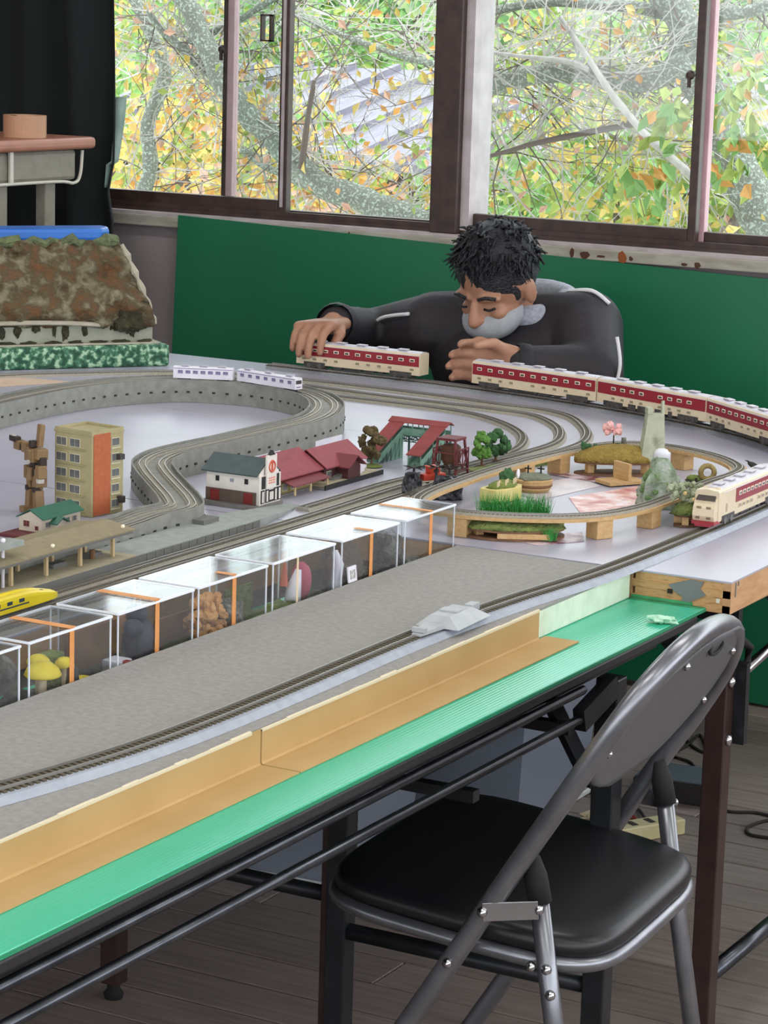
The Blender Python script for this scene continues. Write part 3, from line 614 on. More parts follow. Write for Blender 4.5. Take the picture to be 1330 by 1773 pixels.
for i, p in enumerate(vp):
    d, a = dirs2(vp, i); b = T - p.z + .0004
    for q in ((-hw, b), (-hw, .007), (-hw + .0025, .007), (-hw + .0025, 0), (hw - .0025, 0), (hw - .0025, .007), (hw, .007), (hw, b)): mb.v.append(tuple(p + a * q[0] + Vector((0, 0, q[1])) - vo))
for i in range(m_ - 1):
    for k in range(8): mb.f.append((i * 8 + k, (i + 1) * 8 + k, (i + 1) * 8 + (k + 1) % 8, i * 8 + (k + 1) % 8))
mb.f += [tuple(range(8)), tuple((m_ - 1) * 8 + k for k in range(8))[::-1]]; mb.build('viaduct_body', m_via, vt)
for off in (-.0155, .0155):
    lp = []
    for i, p in enumerate(vp): d, a = dirs2(vp, i); lp.append(p + a * off - vo + Vector((0, 0, .0004)))
    MB().sweep(lp, [(-.009, 0), (-.008, .002), (.008, .002), (.009, 0)]).build('track_bed', m_nbed, vt)
    for s in (-1, 1): MB().sweep(lp, [(s * .0047 - .0006, .002), (s * .0047 - .0006, .0045), (s * .0047 + .0006, .0045), (s * .0047 + .0006, .002)]).build('rail', m_rail, vt)
mb = MB(); rs = resample(vp, .030)
for i in range(1, len(rs) - 1):
    d, a = dirs2(rs, i)
    for s in (-1, 1):
        c = rs[i] + a * s * (hw + .0004) - vo; c.z = (rs[i].z - vo.z) * .55; mb.bar(c - a * .001, c + a * .001, .006, .0035)
stuff(mb.build('drain_holes', mat('recess_dark', '#2c2d2c', .9), vt))
# pale beige sheet beneath the tracks at the far left
o = MB().prism([(-3.35, 3.80), (-3.06, 4.02), (-2.99, 4.16), (-3.12, 4.14), (-3.38, 3.98)], T + .0004, T + .0014).build('paper_sheet', mat('pale_beige_paper', '#d9c3ae', .7, '#ccb29a', 8)); tag(o, 'pale beige paper sheet under the far left tracks', 'paper')
# re-railing ramp on the front track
m_ramp = mat('light_grey_plastic', '#b4b8bc', .45, '#a8acb0', 40)
rr = thing('rerailing_ramp', 'light grey plastic re-railing ramp sitting on the front track', 'ramp', (-1.392, 2.73, T + .0095), R_(3))
MB().add([(-.026, -.045, 0), (.032, -.045, 0), (.032, .055, 0), (-.026, .055, 0), (-.013, -.030, .012), (.013, -.030, .012), (.013, .036, .012), (-.013, .036, .012)], [(0, 3, 2, 1), (4, 5, 6, 7), (0, 1, 5, 4), (1, 2, 6, 5), (2, 3, 7, 6), (3, 0, 4, 7)]).build('ramp_body', m_ramp, rr)
MB().add([(-.013, -.0455, 0), (.013, -.0455, 0), (.006, -.098, 0), (-.006, -.098, 0), (-.013, -.0455, .006), (.013, -.0455, .006), (.006, -.098, .0025), (-.006, -.098, .0025)], [(0, 1, 2, 3), (7, 6, 5, 4), (0, 4, 5, 1), (1, 5, 6, 2), (2, 6, 7, 3), (3, 7, 4, 0)]).build('tongue', m_ramp, rr)
MB().box(-.009, .009, -.092, -.086, .0035, .009).build('nub', m_ramp, rr); MB().box(-.006, .006, .0555, .078, 0, .009).build('clip', m_ramp, rr)
MB().box(-.0125, .0125, -.006, .012, .0122, .0138).build('ridge', m_ramp, rr)
# ================================================================== TRAINS
def pxof(p):
    v = Vector(p) - CAM; z = v.dot(_F); return IW / 2 + FPX * v.dot(_R) / z, IH / 2 - FPX * v.dot(_U) / z
m_cream = mat('train_cream', '#d9c9ac', .4, '#d2c1a3', 30); m_red = mat('train_red', '#8e1f2b', .4, '#86202a', 30); m_roofw = mat('train_roof_pale', '#c4c0ca', .4, '#b8b4c0', 40); m_under = mat('underframe_dark', '#33312f', .6, '#4a4744', 90)
m_win = mat('train_window', '#e9dcc8', .4); m_wing = mat('train_window_dark', '#4b4440', .15); m_skirt = mat('train_skirt_red', '#9c2b38', .5); m_wheel = mat('wheel_steel', '#6d6a66', .35, metal=.8); m_bell = mat('bellows_grey', '#6f675f', .8)
def prof_body(w, z0, z1, r):      # side profile with rounded roof shoulders (y, z)
    a = [(-w / 2, z0), (-w / 2, z1 - r)]
    a += [(-w / 2 + r * .55 * (1 - math.cos(t)), z1 - r + r * math.sin(t)) for t in (R_(30), R_(60))] + [(-w / 2 + r * 1.1, z1 - .0006), (0, z1 + .0008)]
    return a + [(-y_, z) for y_, z in a[::-1] if abs(y_) > 1e-6]
def extr(prof, x0, x1):
    mb = MB(); n = len(prof); mb.add([(x0, y_, z) for y_, z in prof] + [(x1, y_, z) for y_, z in prof], [tuple(range(n)), tuple(range(n, 2 * n))[::-1]] + [(k, n + k, n + (k + 1) % n, (k + 1) % n) for k in range(n)]); return mb
def frame_at(a, b):               # empty placement for a car whose ends stand on a and b
    d = b - a; return (a + b) / 2, math.atan2(d.y, d.x)
WM = {}
def wmesh(key, m, dx, dy, dz):
    if key not in WM: WM[key] = MB().cbox((0, 0, 0), (dx, dy, dz)).mesh(key, m)
    return WM[key]
def sleeper_car(label, a, b, cab=False, pattern=0):
    c, rz = frame_at(a, b); L = (b - a).length - .006; t = thing('sleeper_train_car', label, 'train car', (c.x, c.y, T + .0135), rz, group='red and cream sleeper train')
    w = .038; x0, x1 = -L / 2, L / 2
    MBb = extr(prof_body(w, .008, .0535, .0062), x0 + (.004 if cab else 0), x1); MBb.build('body', m_cream, t, smooth=False)
    xr0 = x0 + (.075 if cab else .002)
    for s in (-1, 1): MB().box(xr0, x1 - .002, s * (w / 2) - .0006, s * (w / 2) + .0006, .0262, .0478).build('red_band', m_red, t)
    extr([(-w / 2 - .0004, .0479), (-w / 2 + .002, .0515), (-w / 2 + .006, .0538), (-w / 2 + .012, .0552), (0, .0560), (w / 2 - .012, .0552), (w / 2 - .006, .0538), (w / 2 - .002, .0515), (w / 2 + .0004, .0479)], x0 + (.022 if cab else .001), x1 - .001).build('roof', m_roofw, t)
    n = 11
    for s in (-1, 1):
        for i in range(n):
            x = xr0 + .018 + (x1 - xr0 - .036) * i / (n - 1)
            if pattern == 1 and i in (0, 5, 10): continue
            o = put('upper_window', wmesh('upper_window', m_win, .012, .0012, .0062), t); o.location = (x, s * (w / 2 + .0006), .0385)
            g = put('glass', wmesh('upper_glass', m_wing, .0085, .0008, .0036), o); g.location = (0, s * .0004, -.0003)
            if i % 5 == 4 and pattern == 0: continue
            o = put('lower_window', wmesh('lower_window', m_wing if cab else m_cream, .0115, .0010, .0066), t); o.location = (x, s * (w / 2 + .0005), .0195)
            g = put('glass', wmesh('lower_glass', mat('lower_glass', '#8f826e', .2), .0088, .0008, .0044), o); g.location = (0, s * .0004, 0)
    for bx in (x0 + .045, x1 - .045):
        bo = MB().box(bx - .026, bx + .026, -.0197, .0197, .0045, .0135).box(bx - .022, bx + .022, -.0185, .0185, .002, .0045).build('bogie', m_under, t)
        for q in (-.013, .013):
            for s in (-1, 1): MB().cyl((bx + q, s * .0150, .0055), (bx + q, s * .0202, .0055), .0055, n=12).build('wheel', m_wheel, bo, smooth=False)
    for k, (p, q) in enumerate(((.085, .105), (.11, .15), (.155, .18), (.19, .20))):
        MB().box(x0 + p * L / .285, x0 + q * L / .285, -.0155 if not pattern else -.0197, .0155 if not pattern else .0197, .0030, .0082 if not pattern else .0145).build('equipment_box', m_under, t)
    for k in range(5): MB().cbox((x0 + .05 + k * (L - .1) / 4, 0, .0572), (.022, .014, .0022)).build('roof_unit', m_roofw, t, bevel=.0006)
    if cab:
        # sloped cab front at x0
        pr = [(x0 - .006, .006), (x0 - .010, .016), (x0 - .008, .028), (x0 - .002, .0375), (x0 + .014, .0505), (x0 + .024, .0555)]
        mb = MB()
        for x, z in pr:
            k = .017 if z < .04 else .019 - (z - .04) * .45
            mb.v += [(x, -k, z), (x, k, z)]
        for x, z in pr: mb.v += [(x0 + .026, -.0188 if z < .042 else -.019 + (z - .042) * .5, z), (x0 + .026, .0188 if z < .042 else .019 - (z - .042) * .5, z)]
        m6 = len(pr)
        for i in range(m6 - 1):
            a_, b_ = 2 * i, 2 * i + 2; mb.f += [(a_, a_ + 1, b_ + 1, b_), (a_, b_, 2 * m6 + b_, 2 * m6 + a_), (a_ + 1, 2 * m6 + a_ + 1, 2 * m6 + b_ + 1, b_ + 1)]
        cf = mb.build('cab_front', m_cream, t)
        mb = MB()
        for (x, z, k) in ((x0 - .0027, .0383, .0150), (x0 + .0125, .0500, .0128)): mb.v += [(x - .0012, -k, z + .0010), (x - .0012, k, z + .0010), (x + .002, -k, z - .001), (x + .002, k, z - .001)]
        mb.f = [(0, 1, 5, 4), (2, 6, 7, 3), (0, 2, 3, 1), (4, 5, 7, 6), (0, 4, 6, 2), (1, 3, 7, 5)]; mb.build('windscreen', m_wing, cf)
        MB().box(x0 - .0115, x0 - .006, -.012, .012, .0005, .0075).build('front_skirt', m_skirt, cf); MB().box(x0 - .010, x0 + .016, -.0178, .0178, .003, .0085).build('side_skirt', m_skirt, t)
        for s in (-1, 1):
            MB().cbox((x0 - .0104, s * .0085, .0135), (.0016, .006, .003)).build('headlight', mat('headlamp_glass', '#6e5a44', .2), cf)
            MB().cbox((x0 - .0085, s * .0075, .0285), (.0012, .007, .0035)).build('tail_light', mat('marker_lamp', '#8d7658', .3), cf)
            MB().box(x0 + .034, x0 + .040, s * .0191 - .0005, s * .0191 + .0005, .018, .030).build('cab_door', mat('door_line', '#b29f80', .5), t)
    else: MB().box(x0 - .003, x0, -.014, .014, .010, .048).build('gangway', m_bell, t)
    return t
CUM = [0]
for p, q in zip(HOP, HOP[1:]): CUM.append(CUM[-1] + (q - p).length)
def at_s(s):
    for i in range(len(CUM) - 1):
        if CUM[i + 1] >= s: k = (s - CUM[i]) / (CUM[i + 1] - CUM[i]); return HOP[i].lerp(HOP[i + 1], k)
    return HOP[-1]
def s_px(x, lo, hi):              # arc length where the track meets a picture column
    best = min((abs(pxof(at_s(lo + (hi - lo) * k / 400) + Vector((0, 0, .02)))[0] - x), lo + (hi - lo) * k / 400) for k in range(401)); return best[1]
sa, sb = s_px(520, 0, 1.3), s_px(737, 0, 1.3); sleeper_car('red and cream sleeper train car held by the man’s hand', at_s(sa), at_s(sb))
sc, sd = s_px(826, 0, 1.3), s_px(1043, 0, 1.3); sleeper_car('red and cream sleeper train car in front of the man’s chest', at_s(sc), at_s(sd))
se = s_px(1236, 0, 2.0); sleeper_car('red and cream train car with paired windows between two others on the far curve', at_s(sd), at_s(se), pattern=1)
sleeper_car('red and cream train car at far right, cut by the picture’s right edge', at_s(se), at_s(se + .275))
sn = min((abs(at_s(k * .01).y - 3.475) + (10 if at_s(k * .01).x < -1.5 else 0), k * .01) for k in range(100, 400))[1]
sleeper_car('red and cream driving car with a dark windscreen on the near side track', at_s(sn), at_s(sn - .285), cab=True)

# small white commuter train of two cars on the viaduct
m_white = mat('train_white', '#e4e2ea', .4, '#dad7e2', 40); m_lil = mat('train_lilac_glass', '#6a6384', .25, '#867fa0', 200, lo=.45, hi=.55); m_grn = mat('rooftop_unit_grey', '#a8a4b2', .5)
def via_pt(x, off):
    best = None
    for i in range(5, len(vp) // 2):
        d, a = dirs2(vp, i); q = vp[i] + a * off; e = abs(pxof(q + Vector((0, 0, .01)))[0] - x)
        if q.y > 3.95 and (best is None or e < best[0]): best = (e, q)
    return best[1]
def commuter(label, a, b, cab):
    c, rz = frame_at(a, b); L = (b - a).length - .003; t = thing('commuter_train_car', label, 'train car', (c.x, c.y, c.z + .0052), rz, group='white commuter train')
    extr(prof_body(.020, .004, .0265, .006), -L / 2, L / 2).build('body', m_white, t)
    for s in (-1, 1):
        for k in range(7):
            o = put('window', wmesh('nwin', m_lil, .0095, .0008, .0062), t); o.location = (-L / 2 + .014 + k * (L - .028) / 6, s * .0101, .0165)
        MB().box(-L / 2 + .001, L / 2 - .001, s * .0100 - .0003, s * .0100 + .0004, .0225, .0238).build('stripe', mat('train_lilac', '#8a80a8', .4), t)
    for k in range(3): MB().cbox((-L / 2 + .022 + k * (L - .044) / 2, 0, .0278), (.015, .010, .0028)).build('roof_unit', m_grn, t, bevel=.0005)
    for bx in (-L / 2 + .02, L / 2 - .02): MB().box(bx - .011, bx + .011, -.008, .008, .0, .0045).build('bogie', m_under, t)
    if cab: MB().cbox((L / 2 + .0002, 0, .0175), (.0008, .015, .007)).build('windscreen', m_wing, t); MB().cbox((L / 2 + .0002, 0, .008), (.0008, .012, .002)).build('front_band', m_lil, t)
commuter('rear car of the small white commuter train on the viaduct', via_pt(299, .0155), via_pt(409, .0155), False)
commuter('leading car of the small white commuter train on the viaduct, with a dark cab window', via_pt(411, .0155), via_pt(516, .0155), True)

# yellow high speed inspection train nosing into the picture
m_yel = mat('train_yellow', '#e8d22a', .3, '#e0c822', 30); m_blu = mat('train_blue_line', '#2b3a55', .4)
yt = thing('yellow_train', 'yellow bullet train with a dark window line entering at the left edge', 'train', (-1.852, P(76, 1030, T + .012).y, T + .0095), R_(90))
NS = 9; secs = []
for i in range(NS + 1):
    t_ = i / NS; x = -.30 + (.22 if i else 0) * 0 + (-.30 + .30 if False else 0)
secs = [(-.32, 1, 1), (-.10, 1, 1), (-.07, 1, .97), (-.05, .97, .86), (-.03, .90, .66), (-.012, .74, .46), (-.003, .5, .30), (0, .2, .2)]
mb = MB(); npf = 9
for x, kw, kh in secs:
    for y_, z in prof_body(.0225 * kw, .004, .004 + .0215 * kh, .008 * min(kw, kh)): mb.v.append((x, y_, z))
npf = len(prof_body(.02, 0, .02, .005))
for i in range(len(secs) - 1):
    for k in range(npf): mb.f.append((i * npf + k, i * npf + (k + 1) % npf, (i + 1) * npf + (k + 1) % npf, (i + 1) * npf + k))
mb.f += [tuple(range(npf)), tuple((len(secs) - 1) * npf + k for k in range(npf))[::-1]]; mb.build('body', m_yel, yt, smooth=False)
for s in (-1, 1):
    for k in range(9): MB().cbox((-.085 - k * .024, s * .0113, .0155), (.010, .0008, .0045)).build('window', m_blu, yt)
    MB().box(-.32, -.07, s * .01125 - .0003, s * .01125 + .0004, .0095, .0112).build('stripe', m_blu, yt)
MB().box(-.052, -.036, -.0075, .0075, .0180, .0195, Matrix.Translation((0, 0, 0))).build('windscreen', m_blu, yt)
MB().box(-.32, -.02, -.009, .009, .0, .0042).build('underframe', m_under, yt)
# small red diesel on the black rock piece
q = P(747, 834, T + .020); RL = thing('toy_locomotive', 'tiny orange red toy locomotive on the black rock piece', 'toy train', (q.x, q.y, T + .020), R_(62))
m_lred = mat('loco_orange_red', '#c4452f', .45, '#b83b28', 60)
MB().box(-.021, .021, -.0095, .0095, .004, .014).build('hood', m_lred, RL, bevel=.001); MB().box(-.006, .010, -.0095, .0095, .014, .0235).build('cab', m_lred, RL, bevel=.001)
MB().box(-.0075, .0115, -.0105, .0105, .0235, .0255).build('cab_roof', mat('loco_roof', '#d06a58', .5), RL)
for s in (-1, 1): MB().cbox((.002, s * .0097, .019), (.010, .0006, .005)).build('window', m_wing, RL)
MB().box(-.023, .023, -.009, .009, .002, .004).build('deck', m_win, RL)
for x in (-.012, .012):
    for s in (-1, 1): MB().cyl((x, s * .005, .003), (x, s * .0075, .003), .0042, n=10).build('wheel', m_under, RL)
# ================================================================== BUILDINGS OF THE LAYOUT
def gable_roof(mb, x0, x1, y0, y1, ze, zr, axis='x', over=.004, th=.0016):
    """pitched roof made of two slabs; axis = ridge direction"""
    if axis == 'x':
        ym = (y0 + y1) / 2; a, b = x0 - over, x1 + over; s = (zr - ze) / ((y1 - y0) / 2); e0 = ze - s * over
        for yo in (y0 - over, y1 + over):
            mb.add([(a, yo, e0), (b, yo, e0), (b, ym, zr), (a, ym, zr), (a, yo, e0 + th), (b, yo, e0 + th), (b, ym, zr + th), (a, ym, zr + th)], [(0, 3, 2, 1), (4, 5, 6, 7), (0, 1, 5, 4), (1, 2, 6, 5), (2, 3, 7, 6), (3, 0, 4, 7)])
    else:
        xm = (x0 + x1) / 2; a, b = y0 - over, y1 + over; s = (zr - ze) / ((x1 - x0) / 2); e0 = ze - s * over
        for xo in (x0 - over, x1 + over):
            mb.add([(xo, a, e0), (xo, b, e0), (xm, b, zr), (xm, a, zr), (xo, a, e0 + th), (xo, b, e0 + th), (xm, b, zr + th), (xm, a, zr + th)], [(0, 3, 2, 1), (4, 5, 6, 7), (0, 1, 5, 4), (1, 2, 6, 5), (2, 3, 7, 6), (3, 0, 4, 7)])
    return mb
def house_body(mb, x0, x1, y0, y1, ze, zr, axis='x'):
    if axis == 'x': return mb.add([(x0, y0, 0), (x1, y0, 0), (x1, y1, 0), (x0, y1, 0), (x0, y0, ze), (x1, y0, ze), (x1, y1, ze), (x0, y1, ze), (x0, (y0 + y1) / 2, zr), (x1, (y0 + y1) / 2, zr)], [(0, 3, 2, 1), (0, 1, 5, 4), (2, 3, 7, 6), (1, 2, 6, 9, 5), (3, 0, 4, 8, 7), (4, 5, 9, 8), (6, 7, 8, 9)])
    return mb.add([(x0, y0, 0), (x1, y0, 0), (x1, y1, 0), (x0, y1, 0), (x0, y0, ze), (x1, y0, ze), (x1, y1, ze), (x0, y1, ze), ((x0 + x1) / 2, y0, zr), ((x0 + x1) / 2, y1, zr)], [(0, 3, 2, 1), (1, 2, 6, 5), (3, 0, 4, 7), (0, 1, 5, 8, 4), (2, 3, 7, 9, 6), (5, 6, 9, 8), (7, 4, 8, 9)])
def stand(name, label, cat, px, py, rz=0, z=T, group=None):
    q = P(px, py, z); return thing(name, label, cat, (q.x, q.y, z + .0002), rz, group)
# ---- apartment block: origin at the corner nearest the camera
m_apt = mat('apartment_olive_beige', '#a89f78', .7, '#9f966f', 60); m_aptb = mat('apartment_orange_tile', '#b4623c', .7, '#a95a36', 120); m_aw = mat('apartment_window', '#5c5f60', .2, '#6d7072', 40); m_awf = mat('window_frame_light', '#c8c2a8', .5)
ap = stand('apartment_block', 'beige five storey model apartment block with an orange tiled end wall', 'building', 158, 897, R_(-7))
AW, AD, AH = .074, .070, .122
MB().box(-AW, 0, 0, AD, 0, AH).build('walls', m_apt, ap, bevel=.0008)
MB().box(-AW - .001, .001, -.001, AD + .001, AH, AH + .003).build('roof_slab', m_apt, ap)
for (a, b, c, d) in ((-AW, 0, 0, .003), (-AW, 0, AD - .003, AD), (-.003, 0, .003, AD - .003), (-AW, -AW + .003, .003, AD - .003)): MB().box(a, b, c, d, AH + .003, AH + .007).build('parapet', m_apt, ap)
MB().box(0, .0012, .004, .040, .002, AH + .002).build('tiled_panel', m_aptb, ap)
def model_window(parent, loc, dx, dz, face, mull=2, m=None):
    k = ('mw', round(dx, 4), round(dz, 4), face)
    if k not in WM: WM[k] = MB().cbox((0, 0, 0), (dx, .0012, dz) if face == 'y' else (.0012, dx, dz)).mesh('window', m_awf); WM[k + ('g',)] = MB().cbox((0, 0, 0), (dx * .42, .0008, dz * .84) if face == 'y' else (.0008, dx * .42, dz * .84)).mesh('pane', m or m_aw)
    o = put('window', WM[k], parent); o.location = loc
    for s in (-1, 1):
        g = put('pane', WM[k + ('g',)], o); g.location = (s * dx * .235, -.0006, 0) if face == 'y' else (.0006, s * dx * .235, 0)
for fl_ in range(5):
    z = .016 + fl_ * .0232
    for x in (-.060, -.033): model_window(ap, (x, -.0002, z), .021, .0135, 'y')
    MB().box(-AW + .004, -.012, -.0022, 0, z - .0098, z - .0082).build('ledge', m_apt, ap)
    model_window(ap, (.0008, .051, z), .017, .0125, 'x'); MB().box(0, .0024, .041, .061, z - .0098, z - .0078).build('ledge', m_awf, ap)
MB().box(0, .010, AD - .018, AD - .008, .082, .090).build('balcony_box', m_under, ap); MB().box(0, .010, AD - .014, AD - .006, .016, .026).build('balcony_box', m_under, ap)
# ---- brown toy robot standing left of the block
m_rb = mat('robot_brown', '#8a6f4a', .5, '#7a6040', 50); m_rd = mat('robot_dark', '#2e221c', .5); m_rg = mat('robot_silver', '#b9b3ad', .4)
rb = stand('toy_robot', 'brown armoured toy robot with one raised arm beside the apartment block', 'toy', 60, 888, R_(-28))
def rbx(n, c, d, m, M=None, bev=.0016): MB().cbox(c, d, M).build(n, m, rb, bevel=bev)
for s in (-1, 1):
    rbx('foot', (s * .014, -.004, .0045), (.014, .024, .009), m_rb); rbx('shin', (s * .013, 0, .022), (.013, .014, .028), m_rb, rot(0, 0, R_(-6 * s))); rbx('knee', (s * .012, -.004, .037), (.009, .010, .008), m_rd); rbx('thigh', (s * .0105, 0, .048), (.012, .014, .022), m_rb, rot(0, 0, R_(8 * s)))
rbx('pelvis', (0, 0, .062), (.022, .015, .012), m_rd); rbx('front_plate', (0, -.008, .060), (.012, .006, .020), m_rb); rbx('side_plate', (.020, 0, .056), (.009, .018, .028), m_rb); rbx('side_plate', (-.019, 0, .060), (.008, .016, .020), m_rb)
rbx('waist', (0, 0, .073), (.016, .012, .012), m_rd); rbx('chest', (0, -.001, .088), (.030, .020, .020), m_rb); rbx('chest_plate', (.006, -.012, .090), (.014, .006, .014), m_rb, rot(0, R_(12))); rbx('chest_lamp', (.004, -.012, .079), (.006, .005, .006), m_rg)
rbx('shoulder', (-.022, 0, .096), (.016, .018, .016), m_rb); rbx('shoulder', (.021, 0, .092), (.014, .018, .016), m_rb)
rbx('upper_arm', (-.033, -.002, .094), (.014, .010, .010), m_rd); rbx('forearm', (-.046, -.003, .096), (.018, .014, .014), m_rb); rbx('blaster', (-.056, -.006, .104), (.024, .010, .009), m_rd); rbx('blaster_tip', (-.060, -.007, .108), (.014, .006, .004), m_rg)
rbx('upper_arm', (.026, 0, .080), (.010, .011, .016), m_rd); rbx('forearm', (.027, -.003, .066), (.013, .014, .020), m_rb); rbx('fist', (.027, -.004, .053), (.010, .010, .008), m_rg)
rbx('head', (0, -.003, .104), (.010, .011, .011), m_rd); rbx('back_fin', (.006, .006, .117), (.013, .008, .034), m_rb, rot(0, R_(-6)))
# ---- low house with a green roof between robot and station
m_hw = mat('house_pinkish_cream', '#c9bfae', .7, '#bdb2a2', 40); m_gr = mat('roof_dark_green', '#2f6552', .55, '#28594a', 60); m_mar = mat('base_maroon', '#5e2028', .6)
gh = stand('model_house', 'low cream model house with a dark green roof and maroon base', 'building', 66, 922, 0)
MB().box(-.030, .026, -.055, .085, 0, .004).build('base', m_mar, gh)
house_body(MB(), -.022, .018, -.016, .078, .0235, .033, 'y').build('walls', m_hw, gh)
gable_roof(MB(), -.022, .018, -.014, .078, .0242, .0345, 'y', .004).build('roof', m_gr, gh)
house_body(MB(), .018, .028, .004, .030, .015, .021, 'x').build('porch', m_hw, gh); gable_roof(MB(), .016, .030, .004, .030, .0155, .0225, 'x', .003).build('porch_roof', m_gr, gh)
for y_ in (-.004, .045, .062): model_window(gh, (.0186, y_, .014), .010, .008, 'x')
model_window(gh, (-.008, -.0166, .015), .011, .010, 'y', m=m_mar); model_window(gh, (.010, -.0166, .010), .006, .007, 'y', m=m_mar)
# ---- station platform with canopy
m_pf = mat('platform_beige', '#b3a98f', .8, '#a69c83', 60); m_can = mat('canopy_tan', '#8f8468', .8, '#857a5f', 80); m_post = mat('post_cream', '#cdb58a', .6); m_pft = mat('platform_grey', '#9aa09c', .8, '#8e9490', 60); m_brk = mat('platform_wall_grey', '#6d6d6a', .8)
sp = thing('station_platform', 'long station platform with a tan canopy on cream posts', 'platform', (-1.962, 2.0, T + .0002))
MB().box(-.014, .055, 0, .80, 0, .014).build('deck', m_pf, sp); MB().box(-.014, .055, .801, 1.12, 0, .0135).build('deck', m_pft, sp)
MB().add([(-.014, 1.1201, 0), (.055, 1.1201, 0), (.055, 1.1201, .0135), (-.014, 1.1201, .0135), (-.014, 1.31, 0), (.012, 1.31, 0)], [(0, 1, 5, 4), (3, 4, 5, 2), (0, 3, 2, 1), (0, 4, 3), (1, 2, 5)]).build('end_ramp', m_pft, sp)
for k in range(15): MB().box(.0552, .0560, .802 + k * .021, .8215 + k * .021, .001, .0125).build('wall_panel', m_brk, sp)
MB().box(.0551, .0556, 0, .80, .001, .0125).build('wall', m_brk, sp)
cn = MB(); cn.add([(-.040, .15, .048), (.052, .15, .048), (.052, .80, .048), (-.040, .80, .048), (-.040, .15, .050), (.006, .15, .058), (.052, .15, .050), (-.040, .80, .050), (.006, .80, .058), (.052, .80, .050)], [(0, 3, 2, 1), (4, 5, 8, 7), (5, 6, 9, 8), (0, 1, 6, 5, 4), (3, 7, 8, 9, 2), (1, 2, 9, 6), (0, 4, 7, 3)])
cy_ = cn.build('canopy', m_can, sp)
MB().box(-.039, .051, .16, .795, .0445, .0478).build('canopy_beams', m_brk, sp)
for k in range(9):
    for x in (-.012, .034): MB().box(x - .0022, x + .0022, .17 + k * .075, .1745 + k * .075, .0142, .0445).build('post', m_post, sp)
for x, y_ in ((.040, .50), (-.01, .60), (.046, .62), (.045, .78), (.02, .42)): MB().blob((x, y_, .0555 if x > .03 else .0575), .003, 8, 5).build('roof_lamp', mat('lamp_dot', '#ece4c8', .5), cy_, smooth=True)
for y_ in (.30, .42, .66, .74): MB().box(.006, .018, y_, y_ + .03, .0142, .020).build('bench', m_brk, sp)
MB().box(-.012, .014, 1.03, 1.07, .0137, .020).build('kiosk', m_brk, sp)
MB().tube([(.020, .745, .0142), (.020, .745, .026)], .004, 8).build('bin', mat('bin_brown', '#7a5a3c', .7), sp)
lp = thing('lamp_post', 'white lamp post with a grey arm at the left edge of the platform', 'lamp post', (P(5, 1018, T + .0142).x, P(5, 1018, T + .0142).y, T + .0145))
MB().tube([(0, 0, 0), (0, 0, .052)], .0022, 8).build('pole', m_white, lp); MB().box(-.012, .012, -.05, .028, .052, .059).build('arm', m_pft, lp); MB().blob((0, 0, .061), .0034, 8, 6).build('lamp_cap', m_white, lp, smooth=True)
# ---- white warehouse with a sign gable
m_ww = mat('warehouse_white', '#ded9d2', .6, '#d3cdc6', 40); m_wr = mat('roof_slate_green', '#3f4f52', .6, '#374649', 60); m_wb = mat('warehouse_brown', '#5a4a42', .7, '#65534a', 60); m_dr = mat('door_red', '#7a2622', .6); m_sr = mat('sign_red', '#c2543c', .5); m_blk = mat('black_paint', '#1a1a1c', .6); m_conc = mat('concrete_base', '#7e7c78', .8, '#716f6b', 60)
wh = stand('model_warehouse', 'white and brown model warehouse with a slate roof and red emblem sign', 'building', 455, 884, 0); wh.location.x -= .008
MB().box(-.100, .004, -.014, .066, 0, .006).build('base', m_conc, wh)
WX, WY = .094, .058
hb_ = house_body(MB(), -WX, 0, 0, WY, .048, .066, 'x').build('walls', m_ww, wh); hb_.location.z = .006
MB().box(-WX - .0008, -.004, -.0010, WY + .001, .0062, .0255).build('lower_wall', m_wb, wh)
gable_roof(MB(), -WX, -.006, 0, WY, .0545, .0735, 'x', .006, .002).build('roof', m_wr, wh)
for x in (-.078, -.018): MB().box(x - .008, x + .008, -.0018, 0, .007, .0235).build('door', m_dr, wh)
for x in (-.074, -.022): MB().box(x - .003, x + .003, -.0014, .0006, .037, .045).build('vent_window', m_blk, wh)
MB().box(-.051, -.045, -.0014, .0006, .038, .043).build('wall_mark', mat('mark_grey', '#8a8e98', .6), wh)
gf = MB().box(0, .0025, -.002, WY + .002, .0062, .051).build('gable_front', m_ww, wh)
MB().box(.0026, .0034, .004, WY - .004, .031, .050).build('dark_board', m_blk, gf)
MB().box(.0026, .0060, .014, .042, .030, .082).build('sign_tower', m_ww, gf)
em = MB().tube([(.0062, .028 + .0085 * math.cos(t), .064 + .0085 * math.sin(t)) for t in [k * math.pi / 8 for k in range(16)]], .0016, 5, closed=True); em.box(.0060, .0068, .0255, .0305, .056, .074); em.build('emblem', m_sr, gf)
for k in range(3): MB().box(.0060, .0066, .019, .037, .0455 - k * .0038, .0475 - k * .0038).build('sign_line', mat('sign_pale_red', '#d58a7a', .6), gf)
MB().prism([(.020, .0815), (.036, .0815), (.028, .089)], 0, .005, Matrix(((0, 0, 1, .002), (1, 0, 0, 0), (0, 1, 0, 0), (0, 0, 0, 1)))).build('sign_cap', m_blk, gf)
for y_ in (.003, .016, .041, .052):
    MB().box(.0026, .0036, y_ - .001, y_ + .0085, .0085, .029).build('shop_window', m_blk, gf); MB().box(.0034, .0040, y_ + .0012, y_ + .0062, .010, .027).build('shutter', m_ww, gf)
MB().box(.0026, .0042, .0235, .0385, .009, .027).build('notice_board', m_blk, gf); MB().box(.0040, .0046, .0255, .0365, .012, .0245).build('notice', m_ww, gf)
